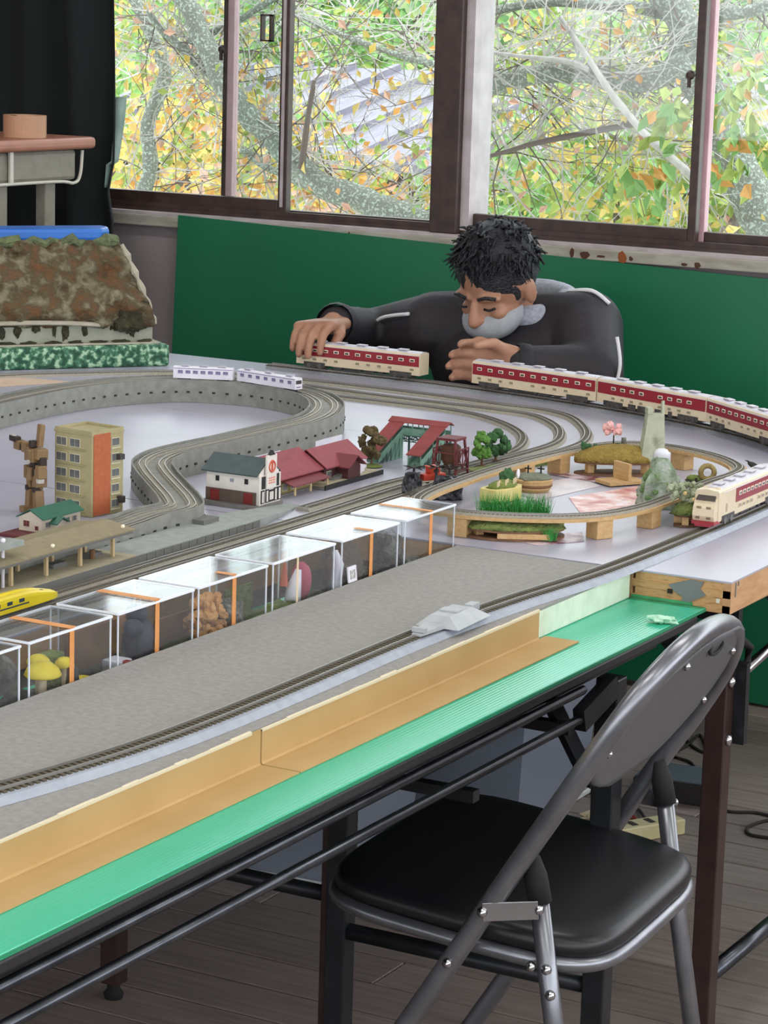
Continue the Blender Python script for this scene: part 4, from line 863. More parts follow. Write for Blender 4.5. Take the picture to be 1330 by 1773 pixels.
# ---- red roofed station building
m_rr = mat('roof_red_tile', '#8c3f47', .65, '#80383f', 90); m_rr2 = mat('roof_dark_red', '#6e2a31', .6, '#722a31', 90); m_kw = mat('wall_khaki_boards', '#a3925c', .7, '#8a7a4a', 50, stretch=(1, 6, 1)); m_dw = mat('wall_dark_red', '#4a2224', .7)
q = P(487, 831, T + .030); sb_ = thing('station_building', 'red roofed model station building with khaki walls', 'building', (q.x - .004, q.y + .004, T + .0002))
MB().box(-.095, -.001, -.004, .262, 0, .004).build('base', m_conc, sb_)
house_body(MB(), -.082, -.004, .004, .120, .030, .054, 'y').build('hall_walls', m_kw, sb_)
gable_roof(MB(), -.086, -.002, 0, .122, .0315, .058, 'y', .006, .002).build('hall_roof', m_rr, sb_)
MB().add([(-.003, .006, .0255), (.022, .006, .018), (.022, .118, .018), (-.003, .118, .0255), (-.003, .006, .0270), (.022, .006, .0195), (.022, .118, .0195), (-.003, .118, .0270)], [(0, 3, 2, 1), (4, 5, 6, 7), (0, 1, 5, 4), (1, 2, 6, 5), (2, 3, 7, 6), (3, 0, 4, 7)]).build('canopy_roof', m_rr2, sb_)
for y_ in (.012, .060, .112): MB().box(.018, .0205, y_, y_ + .0025, .004, .019).build('post', m_post, sb_)
for y_ in (.02, .044, .068, .092): model_window(sb_, (-.0034, y_, .014), .014, .012, 'x')
house_body(MB(), -.060, .0, .135, .255, .030, .050, 'y').build('wing_walls', m_dw, sb_)
gable_roof(MB(), -.064, .004, .133, .257, .0315, .055, 'y', .005, .002).build('wing_roof', m_rr, sb_)
house_body(MB(), -.01, .022, .175, .215, .026, .038, 'x').build('porch_walls', m_dw, sb_); gable_roof(MB(), -.03, .026, .170, .220, .0275, .043, 'x', .003, .002).build('porch_roof', m_rr2, sb_)
for y_ in (.150, .238): model_window(sb_, (.0006, y_, .016), .014, .012, 'x')
MB().box(.012, .0135, .228, .244, .010, .030).build('notice_board', m_white, sb_)
# pale strip platform behind the station
o = thing('platform_strip', 'narrow pale platform strip behind the red roofed station', 'platform', (P(385, 801, T).x + .022, P(385, 801, T).y, T + .0002))
MB().box(-.020, .018, 0, .33, 0, .008).build('deck', m_pf, o); MB().box(.018, .0205, 0, .33, .0, .010).build('kerb', m_white, o)
# side platform with ramp, signs
sd_ = stand('side_platform', 'short beige side platform with a sloping grey stair roof and white signs', 'platform', 556, 849, 0); sd_.location.x += .006
MB().box(-.058, .002, 0, .19, 0, .004).build('ground_slab', m_conc, sd_); MB().box(-.055, 0, .004, .185, .004, .0075).build('deck', m_pf, sd_); MB().box(.0002, .0022, .0, .19, 0, .0078).build('edge', m_blk, sd_)
MB().add([(-.045, .05, .0076), (-.012, .05, .0076), (-.012, .105, .0076), (-.045, .105, .0076), (-.045, .105, .022), (-.012, .105, .022)], [(0, 1, 2, 3), (0, 4, 5, 1), (3, 2, 5, 4), (0, 3, 4), (1, 5, 2)]).build('stair_roof', m_brk, sd_)
for y_, h in ((.112, .024), (.150, .030)):
    MB().box(-.020, -.018, y_, y_ + .018, .012, h).build('sign', m_white, sd_); MB().box(-.020, -.018, y_ + .008, y_ + .010, .0076, .012).build('sign_post', m_white, sd_)
MB().tube([(-.006, .085, .0085), (-.012, .14, .0085)], .0022, 6).build('white_rod', m_white, sd_)
# ---- footbridge
m_fg = mat('bridge_green', '#7fa593', .6, '#6f9585', 60); m_fr = mat('bridge_roof_red', '#8e3f3f', .6, '#823838', 80); m_truss = mat('truss_green_dark', '#3f5f56', .6)
fb = stand('footbridge', 'green truss footbridge with a red roof over the far tracks', 'bridge', 703, 812, 0)
BH, BW = .042, .104
def truss(parent, p0, p1, h, n, m, t_=.0011):
    p0, p1 = Vector(p0), Vector(p1); u = Vector((0, 0, h)); mb = MB()
    mb.bar(p0, p1, t_ * 1.4); mb.bar(p0 + u, p1 + u, t_ * 1.4)
    for k in range(n):
        a = p0.lerp(p1, k / n); b = p0.lerp(p1, (k + 1) / n); mb.bar(a, b + u, t_); mb.bar(a + u, b, t_); mb.bar(a, a + u, t_)
    mb.bar(p1, p1 + u, t_); mb.build('truss', m, parent)
bx0, bx1, by0, by1 = -BW + .022, .022, .095, .117
MB().box(bx0, bx1, by0, by1, BH - .004, BH).build('deck', m_fg, fb)
for y_ in (by0, by1): MB().box(bx0, bx1, y_ - .0004, y_ + .0004, BH, BH + .010).build('parapet', m_fg, fb); truss(fb, (bx0, y_, BH - .013), (bx1, y_, BH - .013), .010, 7, m_truss)
gable_roof(MB(), bx0 - .002, bx1 + .002, by0, by1, BH + .020, BH + .025, 'x', .003).build('deck_roof', m_fr, fb)
for y_ in (by0, by1):
    for k in range(6): MB().box(bx0 + k * (bx1 - bx0) / 5 - .0008, bx0 + k * (bx1 - bx0) / 5 + .0008, y_ - .0008, y_ + .0008, BH, BH + .020).build('post', m_fg, fb)
for x0_, x1_ in ((bx0, bx0 + .024), (bx1 - .024, bx1)):
    ya, za, yb, zb = 0.010, .004, by0, BH
    mb = MB(); mb.add([(x0_, ya, za), (x1_, ya, za), (x1_, yb, zb), (x0_, yb, zb), (x0_, ya, za - .003), (x1_, ya, za - .003), (x1_, yb, zb - .004), (x0_, yb, zb - .004)], [(0, 1, 2, 3), (7, 6, 5, 4), (0, 4, 5, 1), (1, 5, 6, 2), (2, 6, 7, 3), (3, 7, 4, 0)]); mb.build('stair', m_fg, fb)
    for x in (x0_, x1_):
        mb = MB(); mb.add([(x - .0005, ya, za), (x + .0005, ya, za), (x + .0005, yb, zb), (x - .0005, yb, zb), (x - .0005, ya, za + .010), (x + .0005, ya, za + .010), (x + .0005, yb, zb + .010), (x - .0005, yb, zb + .010)], [(0, 1, 2, 3), (7, 6, 5, 4), (0, 4, 5, 1), (1, 5, 6, 2), (2, 6, 7, 3), (3, 7, 4, 0)]); mb.build('stair_parapet', m_fg, fb)
        mb = MB()
        for k in range(1, 6):
            y1_ = ya + (yb - ya) * k / 6; z1_ = za + (zb - za) * k / 6; mb.bar((x, y1_, 0), (x, y1_, z1_), .0014); y2 = ya + (yb - ya) * (k + 1) / 6; z2 = za + (zb - za) * (k + 1) / 6; mb.bar((x, y1_, 0), (x, y2, z2 * .95), .0011)
        mb.build('stair_bracing', m_truss, fb)
        pnl = MB(); pnl.add([(x - .0003, ya + .045, 0), (x - .0003, yb, 0), (x - .0003, yb, zb - .004), (x - .0003, ya + .045, za + (zb - za) * .045 / (yb - ya) - .003), (x + .0003, ya + .045, 0), (x + .0003, yb, 0), (x + .0003, yb, zb - .004), (x + .0003, ya + .045, za + (zb - za) * .045 / (yb - ya) - .003)], [(0, 1, 2, 3), (7, 6, 5, 4), (0, 4, 5, 1), (1, 5, 6, 2), (2, 6, 7, 3), (3, 7, 4, 0)]); pnl.build('side_panel', m_fg, fb)
    M = Matrix.Translation((0, 0, .021)); mb = MB(); mb.add([(x0_ - .002, ya - .004, za + .018), (x1_ + .002, ya - .004, za + .018), (x1_ + .002, yb + .002, zb + .019), (x0_ - .002, yb + .002, zb + .019), (x0_ - .002, ya - .004, za + .0198), (x1_ + .002, ya - .004, za + .0198), (x1_ + .002, yb + .002, zb + .0208), (x0_ - .002, yb + .002, zb + .0208)], [(0, 3, 2, 1), (4, 5, 6, 7), (0, 1, 5, 4), (1, 2, 6, 5), (2, 3, 7, 6), (3, 0, 4, 7)]); mb.build('stair_roof', m_fr, fb)
    for y_, z in ((ya, za), ((ya + yb) / 2, (za + zb) / 2)):
        for x in (x0_, x1_): MB().bar((x, y_, z), (x, y_, z + .018), .0013).build('post', m_fg, fb)
    for x in (x0_, x1_): MB().box(x - .0015, x + .0015, by1 - .0015, by1 + .0015, 0, BH).build('tower_leg', m_truss, fb)
# ---- dark red trestle with a hopper
rt = stand('coaling_trestle', 'dark red steel trestle with a rusty hopper beside the footbridge', 'model structure', 774, 829, 0)
m_rst = mat('steel_dark_red', '#5e2226', .6, '#6e2a2c', 60); m_rust = mat('hopper_rust', '#5c3a22', .8, '#4a2e1c', 50)
for x in (-.022, .022):
    for y_ in (-.012, .034): MB().bar((x, y_, 0), (x * .72, y_ * .7 + .003, .066), .0034).build('post', m_rst, rt)
    truss(rt, (x, -.010, .016), (x, .032, .016), .034, 2, m_rst, .0014)
MB().box(-.018, .018, -.008, .030, .064, .068).build('top_beam', m_rst, rt)
MB().lathe([(.006, .014), (.010, .020), (.0165, .032), (.0165, .052), (.012, .056)], (0, .011, 0), 12).build('hopper', m_rust, rt, smooth=True)
for z in (.020, .044): 
    for y_ in (-.012, .034): MB().bar((-.021, y_ * .9, z), (.021, y_ * .9, z), .002).build('girt', m_rst, rt)
# ================================================================== CLEAR DISPLAY BOXES
m_clear = glassy('clear_acrylic', '#fbfcfd', .9, .04, .012, '#e8ecf4'); m_rimw = mat('acrylic_edge_white', '#e9edf6', .25); m_tape = mat('orange_tape', '#dd9a5c', .5, '#d38c4c', 40)
m_film = glassy('clear_lid_film', '#f8fafb', .55, .08, .05, '#eef0f6')
BXS = [(1.99, 2.160), (2.176, 2.332), (2.345, 2.503), (2.514, 2.672), (2.686, 2.842), (2.861, 3.017), (3.036, 3.186)]
BL = ['clear box at the left edge with a pale dome inside', 'clear taped box with yellow mushroom caps inside', 'clear taped box with a dark navy figure inside', 'clear taped box with a tan autumn tree inside', 'clear box with red, white and yellow pieces inside', 'clear taped box with a brown cave scene inside', 'clear taped box with a rocky hill inside, nearest the window']
BZ, BH_ = .7056, .098; BXa, BXb = -1.708, -1.622
def dbox(i):
    y0, y1 = BXS[i]; t = thing('display_box', BL[i], 'box', (BXb, y0, BZ), group='clear display boxes in a row'); L = y1 - y0; W_ = BXb - BXa; th = .0012
    mb = MB(); mb.box(-th, 0, 0, L, 0, BH_).box(-W_, -W_ + th, 0, L, 0, BH_).box(-W_ + th, -th, 0, th, 0, BH_).box(-W_ + th, -th, L - th, L, 0, BH_)
    mb.build('side_walls', m_clear, t); MB().box(-W_, 0, 0, L, BH_ + .0002, BH_ + .0016).build('lid', m_film, t, bevel=.0005)
    e = .0016; mb = MB()
    for x in (-W_, 0):
        mb.bar((x, 0, BH_), (x, L, BH_), e * 1.7)
    for y_ in (0, L): mb.bar((-W_, y_, BH_), (0, y_, BH_), e * 1.5)
    mb.build('lid_rim', m_rimw, t); mb = MB()
    for x in (-W_ + .001, -.001):
        for y_ in (.001, L - .001): mb.bar((x, y_, 0), (x, y_, BH_), e)
    mb.build('corner_edges', m_rimw, t)
    if i in (1, 2, 3, 5, 6):
        ty = L * .5; MB().box(.0004, .0011, ty - .004, ty + .004, .0, BH_ + .0024).build('tape_strip', m_tape, t); MB().box(-W_ * (.96 if i in (1, 2, 6) else .3), .0011, ty - (.006 if i < 3 else .004), ty + (.006 if i < 3 else .004), BH_ + .0025, BH_ + .0032).build('tape_strip', m_tape, t)
    if i == 4: MB().box(.0004, .0009, L * .38 - .0022, L * .38 + .0022, .0, BH_).build('tape_strip', mat('faded_tape', '#d9c4a4', .6), t)
    return t
for i in range(7): dbox(i)
m_dgrd = mat('diorama_ground_dark', '#47483f', .9, '#5a5c4e', 70, c3='#33332d', bump=.5, bscale=150); m_moss = mat('moss_green', '#5f6e3a', .95, '#7c8a4a', 90, bump=.7, bscale=200); m_rock = mat('rock_grey', '#6d6b64', .9, '#8b8982', 60, c3='#4d4b45', bump=.8, bscale=80)
m_ygm = mat('mushroom_yellow', '#e6d338', .5, '#d9c02c', 60); m_bge = mat('mushroom_beige', '#d8c6a4', .7, '#c9b48f', 50); m_stem = mat('stem_dark', '#2a2724', .8); m_navy = mat('figure_navy', '#1f2840', .5, '#182036', 30); m_tan = mat('tree_tan_leaves', '#cf9f6a', .8, '#b98650', 80); m_brn = mat('backdrop_brown', '#8a6248', .8, '#7a543c', 30); m_pnk = mat('piece_pink_red', '#b5506a', .6, '#a24058', 30); m_lime = mat('piece_lime', '#b9d050', .5)
def inside(i, name, label, cat):
    y0, y1 = BXS[i]; t = thing(name, label, cat, ((BXa + BXb) / 2, (y0 + y1) / 2, BZ + .0004), group='scenes inside the clear boxes'); L = y1 - y0
    MB().box(-.040, .040, -L / 2 + .004, L / 2 - .004, 0, .008).build('tray', m_stem, t)
    g = MB(); n = 10
    for a in range(n + 1):
        for b in range(n + 1):
            x = -.039 + .078 * a / n; y_ = -L / 2 + .006 + (L - .012) * b / n; g.v.append((x, y_, .012 + .012 * noise.noise(Vector((x * 40 + i * 7, y_ * 40, i)))))
    g.f = [(a * (n + 1) + b, (a + 1) * (n + 1) + b, (a + 1) * (n + 1) + b + 1, a * (n + 1) + b + 1) for a in range(n) for b in range(n)]
    g.build('ground', m_dgrd if i in (0, 1, 2) else (m_moss if i in (3, 4) else m_rock), t, smooth=True); return t, L
def cap(t, x, y_, z, r, m, h=.55):
    MB().lathe([(.0, h * r), (r * .5, h * r * .86), (r * .85, h * r * .45), (r, 0), (r * .9, -r * .10), (0, -.02 * r)][::-1], (x, y_, z), 18).build('mushroom_cap', m, t, smooth=True); MB().cyl((x, y_, .010), (x, y_, z), r * .22, n=8).build('stem', m_bge, t, smooth=True)
t, L = inside(0, 'dome_scene', 'pale dome on dark ground in the leftmost clear box', 'diorama')
cap(t, .016, .040, .034, .022, m_bge); MB().blob((.020, .02, .016), (.018, .026, .012), 12, 7, .3, 3).build('stone', m_rock, t, smooth=True); MB().blob((.028, -.02, .014), (.012, .016, .010), 10, 6, .3).build('blue_stone', mat('stone_blue', '#5a7590', .5), t, smooth=True)
t, L = inside(1, 'mushroom_scene', 'yellow and beige mushrooms with a dark post in a clear box', 'diorama')
cap(t, .017, -.018, .046, .0215, m_ygm, .7); cap(t, -.010, .010, .050, .014, m_ygm, .7); cap(t, .023, .050, .018, .017, m_ygm, .8); cap(t, .0, .046, .040, .012, m_ygm, .9); cap(t, .025, -.040, .012, .016, m_bge, .5)
MB().tube([(.032, .016, .008), (.032, .018, .03), (.032, .018, .048)], [.009, .008, .006], 10).build('dark_post', m_stem, t, smooth=True)
MB().blob((-.02, -.045, .05), (.018, .016, .018), 10, 7, .2).build('grey_ball', m_rock, t, smooth=True); MB().box(-.038, -.016, .04, .07, .008, .05).build('green_block', m_moss, t, bevel=.003)
t, L = inside(2, 'navy_figure_scene', 'dark navy lump figure with a lime piece in a clear box', 'diorama')
MB().blob((0, .026, .038), (.020, .019, .030), 14, 10, .2, 2).blob((.002, .018, .074), (.014, .014, .013), 12, 8, .2).blob((.010, .0, .060), (.012, .014, .012), 10, 8, .3).build('figure', m_navy, t, smooth=True)
for k in range(5): MB().bar((.036, -.024, .018), (.036 + .004 * math.cos(k * 1.25), -.024 + .013 * math.cos(k * 1.25), .018 + .013 * math.sin(k * 1.25)), .004).build('lime_spike', m_lime, t)
MB().box(.026, .036, -.05, -.038, .008, .034).build('red_piece', mat('piece_red', '#a83a34', .5), t, bevel=.002); MB().box(.004, .030, -.056, -.03, .016, .034).build('white_block', m_white, t, bevel=.002); MB().box(-.039, -.036, -L / 2 + .01, L / 2 - .01, .01, .06).build('backdrop', m_brn, t)
t, L = inside(3, 'autumn_tree_scene', 'tan leaved miniature tree and brown wall in a clear box', 'diorama')
tr_ = MB()
for k in range(46):
    a = random.uniform(0, 6.28); u = random.uniform(-.9, 1); r = math.sqrt(max(0, 1 - u * u)) * random.uniform(.7, 1); tr_.blob((.012 + .022 * r * math.cos(a), -.012 + .030 * r * math.sin(a), .044 + .028 * u), random.uniform(.005, .008), 6, 5, .5, 3, seed=k)
tr_.build('crown', m_tan, t); MB().tube([(.012, -.012, .008), (.012, -.012, .03), (.014, -.008, .045)], [.004, .003, .002], 7).build('trunk', m_brn, t)
MB().box(-.030, -.026, -L / 2 + .012, .01, .008, .045).build('brown_wall', m_brn, t); MB().blob((.0, .050, .020), (.03, .024, .035), 14, 9, .4, 3).build('rock', m_rock, t, smooth=True)
t, L = inside(4, 'mixed_toy_scene', 'yellow, white and pink miniature pieces in a clear box', 'diorama')
MB().box(.022, .038, -.072, -.035, .010, .020).box(.024, .036, -.066, -.050, .020, .027).build('yellow_cart', m_ygm, t, bevel=.002); MB().blob((.012, .045, .050), (.014, .013, .026), 12, 8, .15).build('pink_piece', m_pnk, t, smooth=True)
MB().tube([(.02, .010, .03), (.018, .018, .05), (.02, .024, .07)], [.011, .009, .004], 10).build('white_piece', m_white, t, smooth=True); MB().tube([(.01, .004, .05), (.01, .006, .08)], [.006, .002], 8).build('red_spike', mat('piece_orange', '#b5573a', .6), t); MB().tube([(.036, .012, .016), (.036, .020, .026), (.036, .030, .018)], .004, 8).build('shell', m_bge, t, smooth=True)
MB().box(-.038, -.035, -L / 2 + .012, 0, .01, .05).build('green_backdrop', m_moss, t)
t, L = inside(5, 'cave_scene', 'dark brown cave with a small white statue in a clear box', 'diorama')
MB().blob((-.010, .014, .034), (.024, .044, .044), 18, 12, .3, 3, zmin=.006).build('cave_rock', mat('rock_brown_dark', '#4a4038', .9, '#5c5046', 60, bump=.7, bscale=90), t, smooth=True); MB().tube([(.022, -.058, .010), (.020, -.056, .035), (.024, -.052, .060), (.018, -.054, .078)], [.012, .009, .007, .004], 9).build('white_statue', m_white, t, smooth=True)
MB().cyl((.034, -.030, .010), (.034, -.030, .045), .0018, n=8).build('lamp_pole', m_bge, t); MB().blob((.034, -.030, .047), .003, 8, 6).build('lamp_globe', m_white, t, smooth=True)
t, L = inside(6, 'hill_scene', 'dark rocky hill with green moss in a clear box', 'diorama')
MB().blob((-.004, -.036, .030), (.026, .024, .040), 16, 12, .4, 3, zmin=.006).build('hill', m_rock, t, smooth=True); MB().blob((.022, .01, .012), (.020, .03, .010), 14, 8, .4, 3).build('moss_mound', m_moss, t, smooth=True)
# small white card in front of the fifth box
o = thing('label_card', 'small white card frame propped against the clear boxes', 'card', (-1.6185, 2.872, BZ + .0402)); 
MB().box(0, .002, 0, .022, 0, .021, Matrix.Rotation(R_(-6), 4, 'Y')).build('frame', m_white, o); MB().box(.0021, .0025, .004, .018, .004, .016, Matrix.Rotation(R_(-6), 4, 'Y')).build('insert', mat('card_print', '#c6c6c4', .6, '#8d8d8c', 300, lo=.45, hi=.55), o)

# ================================================================== WOODEN LOOP AND MINIATURE DIORAMAS
m_ply = mat('light_wood', '#c9a878', .6, '#b8935f', 30, stretch=(6, 1, 6), lo=.3, hi=.7); m_plyd = mat('dark_wood', '#6a4a34', .7, '#7c593e', 40)
lpts = [(-1.653, 3.251), (-1.603, 3.262), (-1.549, 3.287), (-1.50, 3.325), (-1.467, 3.38), (-1.448, 3.47), (-1.447, 3.60), (-1.446, 3.72), (-1.442, 3.81), (-1.457, 3.88), (-1.51, 3.945), (-1.585, 3.990), (-1.66, 4.003), (-1.718, 3.97), (-1.750, 3.87), (-1.765, 3.75), (-1.772, 3.60), (-1.768, 3.48), (-1.762, 3.38), (-1.742, 3.295), (-1.703, 3.258)]
LZ = T + .026
LP = smooth_path([Vector((a, b, LZ)) for a, b in lpts], 8, closed=True)
lt = thing('wooden_loop_track', 'oval narrow track on light wooden decking and blocks', 'track', (-1.6, 3.6, T)); lo_ = Vector((-1.6, 3.6, T)); ll = [p - lo_ for p in LP]
MB().sweep(ll, [(-.015, .002), (-.015, .007), (.015, .007), (.015, .002)], closed=True).build('deck', m_ply, lt)
MB().sweep(ll, [(-.0115, .0072), (-.010, .0105), (.010, .0105), (.0115, .0072)], closed=True).build('track_bed', m_nbed, lt)
for s in (-1, 1): MB().sweep(ll, [(s * .0047 - .0006, .0105), (s * .0047 - .0006, .0128), (s * .0047 + .0006, .0128), (s * .0047 + .0006, .0105)], closed=True).build('rail', m_rail, lt)
mb = MB(); rs = resample(ll, .0062)
for i in range(len(rs) - 1):
    d = (rs[i + 1] - rs[i]).normalized(); a = Vector((-d.y, d.x, 0)); c = rs[i] + Vector((0, 0, .0108)); mb.bar(c - a * .008, c + a * .008, .003, .0012)
stuff(mb.build('sleepers', m_tie, lt))
for a_, b_ in ((1035, 918), (1122, 910), (912, 832), (970, 805), (1108, 800), (1185, 790), (800, 905)):
    i = min(range(len(LP)), key=lambda k: (Vector(pxof(LP[k])) - Vector((a_, b_ - 24))).length); d = (LP[(i + 1) % len(LP)] - LP[i - 1]).normalized()
    MB().cbox((LP[i].x - lo_.x, LP[i].y - lo_.y, .0141), (.030, .026, .0275), rot(math.atan2(d.y, d.x))).build('support_block', m_ply, lt, bevel=.0006)
o = thing('wood_bracket', 'small L shaped light wood bracket standing before the tan diorama', 'wood block', (P(1078, 838, T).x, P(1078, 838, T).y, T + .0022), R_(58))
MB().box(-.040, .030, -.022, .022, 0, .006).build('base_board', m_ply, o, bevel=.0005); MB().box(-.004, .002, -.022, .022, .0062, .034).build('upright', m_ply, o, bevel=.0005)
# printed sheets on the table
def sheet(label, pts, m, k):
    w = [P(a, b, T) for a, b in pts]; o = Vector((w[0].x, w[0].y, T + .0003 + k * .0008)); n = len(w); mb = MB()
    mb.add([(p.x - o.x, p.y - o.y, 0) for p in w] + [(p.x - o.x, p.y - o.y, .0006) for p in w], [tuple(range(n))[::-1], tuple(range(n, 2 * n))] + [(i, (i + 1) % n, n + (i + 1) % n, n + i) for i in range(n)])
    ob = mb.build('printed_sheet', m); ob.location = o; tag(ob, label, 'paper', 'printed sheets inside the wooden loop')
m_pr1 = mat('print_pink_photo', '#e9dde0', .35, '#b25a62', 26, c3='#d9a49c', lo=.38, hi=.66); m_pr2 = mat('print_lilac', '#e6e2f0', .35, '#cfc8e0', 20); m_pr3 = mat('print_maroon', '#6e3344', .35, '#d7c2c8', 30, lo=.4, hi=.6); m_pr4 = mat('print_grey_white', '#dcd6dc', .35, '#b8aeb6', 14)
sheet('large pinkish printed sheet lying inside the wooden loop', [(985, 862), (1105, 842), (1125, 880), (1010, 896)], m_pr1, 0)
sheet('pale grey printed sheet beside the pinkish one', [(880, 846), (1000, 826), (1040, 842), (930, 868)], m_pr4, 0)
sheet('small lilac white sheet behind the grass diorama', [(838, 872), (880, 858), (925, 866), (880, 884)], m_pr2, 1)
sheet('maroon printed sheet by the tan diorama', [(950, 822), (965, 818), (1085, 834), (1065, 842)], m_pr3, 1)
sheet('dark red sheet under the grass diorama', [(880, 934), (1008, 922), (1012, 938), (930, 945)], m_pr3, 0)
# generic pieces
def oval(rx, ry, n=28, e=1.0): return [(rx * math.cos(2 * math.pi * k / n), ry * math.sin(2 * math.pi * k / n)) for k in range(n)]
def tuft(mb, n, rx, ry, z, h, w=.0012, cx=0, cy=0):
    for _ in range(n):
        a = random.uniform(0, 6.28); r = math.sqrt(random.random()); x = cx + rx * r * math.cos(a); y_ = cy + ry * r * math.sin(a); l = h * random.uniform(.5, 1.1); dx, dy = random.uniform(-.4, .4) * l, random.uniform(-.4, .4) * l; t_ = random.uniform(0, 3.14); c, s = math.cos(t_) * w / 2, math.sin(t_) * w / 2
        mb.add([(x - c, y_ - s, z), (x + c, y_ + s, z), (x + dx, y_ + dy, z + l)], [(0, 1, 2)])
    return mb
def minitree(parent, x, y_, z, h, r, m, mt=None, n=26, conic=False):
    MB().tube([(x, y_, z), (x + .001, y_, z + h * .5)], [.0022, .0014], 7).build('trunk', mt or m_plyd, parent); mb = MB()
    for k in range(n):
        a = random.uniform(0, 6.28); u = random.uniform(-1, 1); q = math.sqrt(1 - u * u) * random.uniform(.5, 1)
        zz = z + h * .62 + u * h * .38; rr = r * (1 - .8 * (zz - z) / h + .35) if conic else r
        mb.blob((x + rr * q * math.cos(a), y_ + rr * q * math.sin(a), zz), r * random.uniform(.26, .42), 7, 5, .6, 3, seed=k + x * 99)
    mb.build('crown', m, parent)
m_grass = mat('grass_bright_green', '#2f8a3a', .7, '#46a34e', 40); m_tang = mat('tan_grass', '#a58c45', .95, '#8e7838', 120, bump=.8, bscale=300); m_concr = mat('tower_weathered', '#9ea38e', .85, '#848a74', 30, c3='#aeb39e'); m_pinkb = mat('blossom_pink', '#e3b4b0', .8, '#d59c9a', 90); m_gcrown = mat('tree_green', '#5c8a3a', .9, '#486f2e', 80); m_gcrownd = mat('tree_dark_green', '#2f5230', .9, '#3b6438', 80); m_bcrown = mat('tree_brown', '#4d4228', .9, '#5f5030', 80); m_snow = mat('rock_snowy', '#aeb2ac', .9, '#6f7a62', 42, c3='#8fa08a', bump=.8, bscale=90); m_lawn = mat('lawn_mat', '#7d8a45', .95, '#67763a', 150)
def raised(name, label, px, py, rx, ry, hb=.016, mdeck=m_plyd, blocks=4, rz=YAW, at=None):
    q = Vector(at + (0,)) if at else P(px, py, T); t = thing(name, label, 'diorama', (q.x, q.y, T + .0003), rz, group='miniature dioramas around the wooden loop')
    MB().prism(oval(rx, ry), 0, .0035).build('base_plate', m_plyd, t)
    for k in range(blocks):
        a = 2 * math.pi * (k + .35) / blocks; MB().cbox((rx * .72 * math.cos(a), ry * .72 * math.sin(a), .0036 + hb / 2), (.012, .010, hb), rot(a)).build('spacer_block', m_ply, t)
    MB().prism(oval(rx * 1.0, ry * 1.0), .0037 + hb, .0065 + hb).build('upper_plate', mdeck, t); return t, .0066 + hb
g, z = raised('grass_diorama', 'oval diorama of mossy ground with tall bright green grass', 0, 0, .076, .048, .008, blocks=6, at=(-1.583, 3.298), rz=R_(30))
MB().box(-.026, .050, -.0475, -.0445, .004, .0115).build('front_board', m_ply, g)
MB().blob((0, -.004, z), (.077, .044, .0130), 28, 10, .12, 4, zmin=z).build('moss_mound', m_moss, g, smooth=True); MB().blob((0, .036, z), (.062, .012, .016), 24, 10, .2, 4, zmin=z).build('rear_mound', m_moss, g, smooth=True)
stuff(tuft(MB(), 1100, .054, .009, z + .008, .036, cx=.004, cy=.038).build('grass_blades', m_grass, g)); stuff(tuft(MB(), 120, .010, .004, z - .012, .022, cx=.050, cy=-.044).build('trailing_grass', m_grass, g))
g, z = raised('tower_diorama', 'oval tan grass diorama with a weathered grey tower and a pink tree', 0, 0, .076, .029, .016, blocks=6, at=(-1.670, 3.878), rz=R_(36))
MB().blob((0, 0, z), (.077, .030, .028), 30, 10, .12, 5, zmin=z).build('grass_mound', m_tang, g, smooth=True)
tw_ = MB(); tx, ty = .054, -.006; tw_.add([(tx - .022, ty - .016, z), (tx + .020, ty - .016, z), (tx + .020, ty + .012, z), (tx - .022, ty + .012, z), (tx - .012, ty - .012, z + .082), (tx + .016, ty - .012, z + .082), (tx + .016, ty + .010, z + .082), (tx - .012, ty + .010, z + .082)], [(0, 3, 2, 1), (4, 5, 6, 7), (0, 1, 5, 4), (1, 2, 6, 5), (2, 3, 7, 6), (3, 0, 4, 7)])
tower = tw_.build('tower', m_concr, g, bevel=.001); MB().box(tx - .0125, tx - .004, ty - .0125, ty + .0105, z + .0822, z + .092).build('merlon', m_concr, tower); MB().add([(tx + .0135, ty - .014, z + .02), (tx + .0175, ty - .014, z + .02), (tx + .0175, ty + .011, z + .02), (tx + .0135, ty + .011, z + .02), (tx + .0135, ty - .002, z + .104), (tx + .0175, ty - .002, z + .104), (tx + .0175, ty + .006, z + .101), (tx + .0135, ty + .006, z + .101)], [(0, 3, 2, 1), (4, 5, 6, 7), (0, 1, 5, 4), (1, 2, 6, 5), (2, 3, 7, 6), (3, 0, 4, 7)]).build('tower_fin', m_concr, tower)
mb = MB()
for k in range(14): mb.blob((-.012 + random.uniform(-.016, .013), .012 + random.uniform(-.006, .006), z + .052 + random.uniform(-.007, .008)), random.uniform(.004, .007), 7, 5, .6, 3, seed=k)
mb.build('pink_crown', m_pinkb, g); MB().tube([(-.008, .012, z + .018), (-.008, .012, z + .046)], [.0016, .001], 6).build('pink_tree_trunk', m_stem, g); MB().cbox((.010, .014, z + .028), (.007, .006, .018)).build('stone_post', m_rock, g)
mb = MB()
for k in range(22): mb.blob((random.uniform(-.058, .018), .014 + random.uniform(-.006, .006), z + .018 + random.uniform(0, .006)), random.uniform(.003, .006), 6, 5, .6, 3, seed=k)
mb.build('dark_shrubs', m_gcrownd, g)
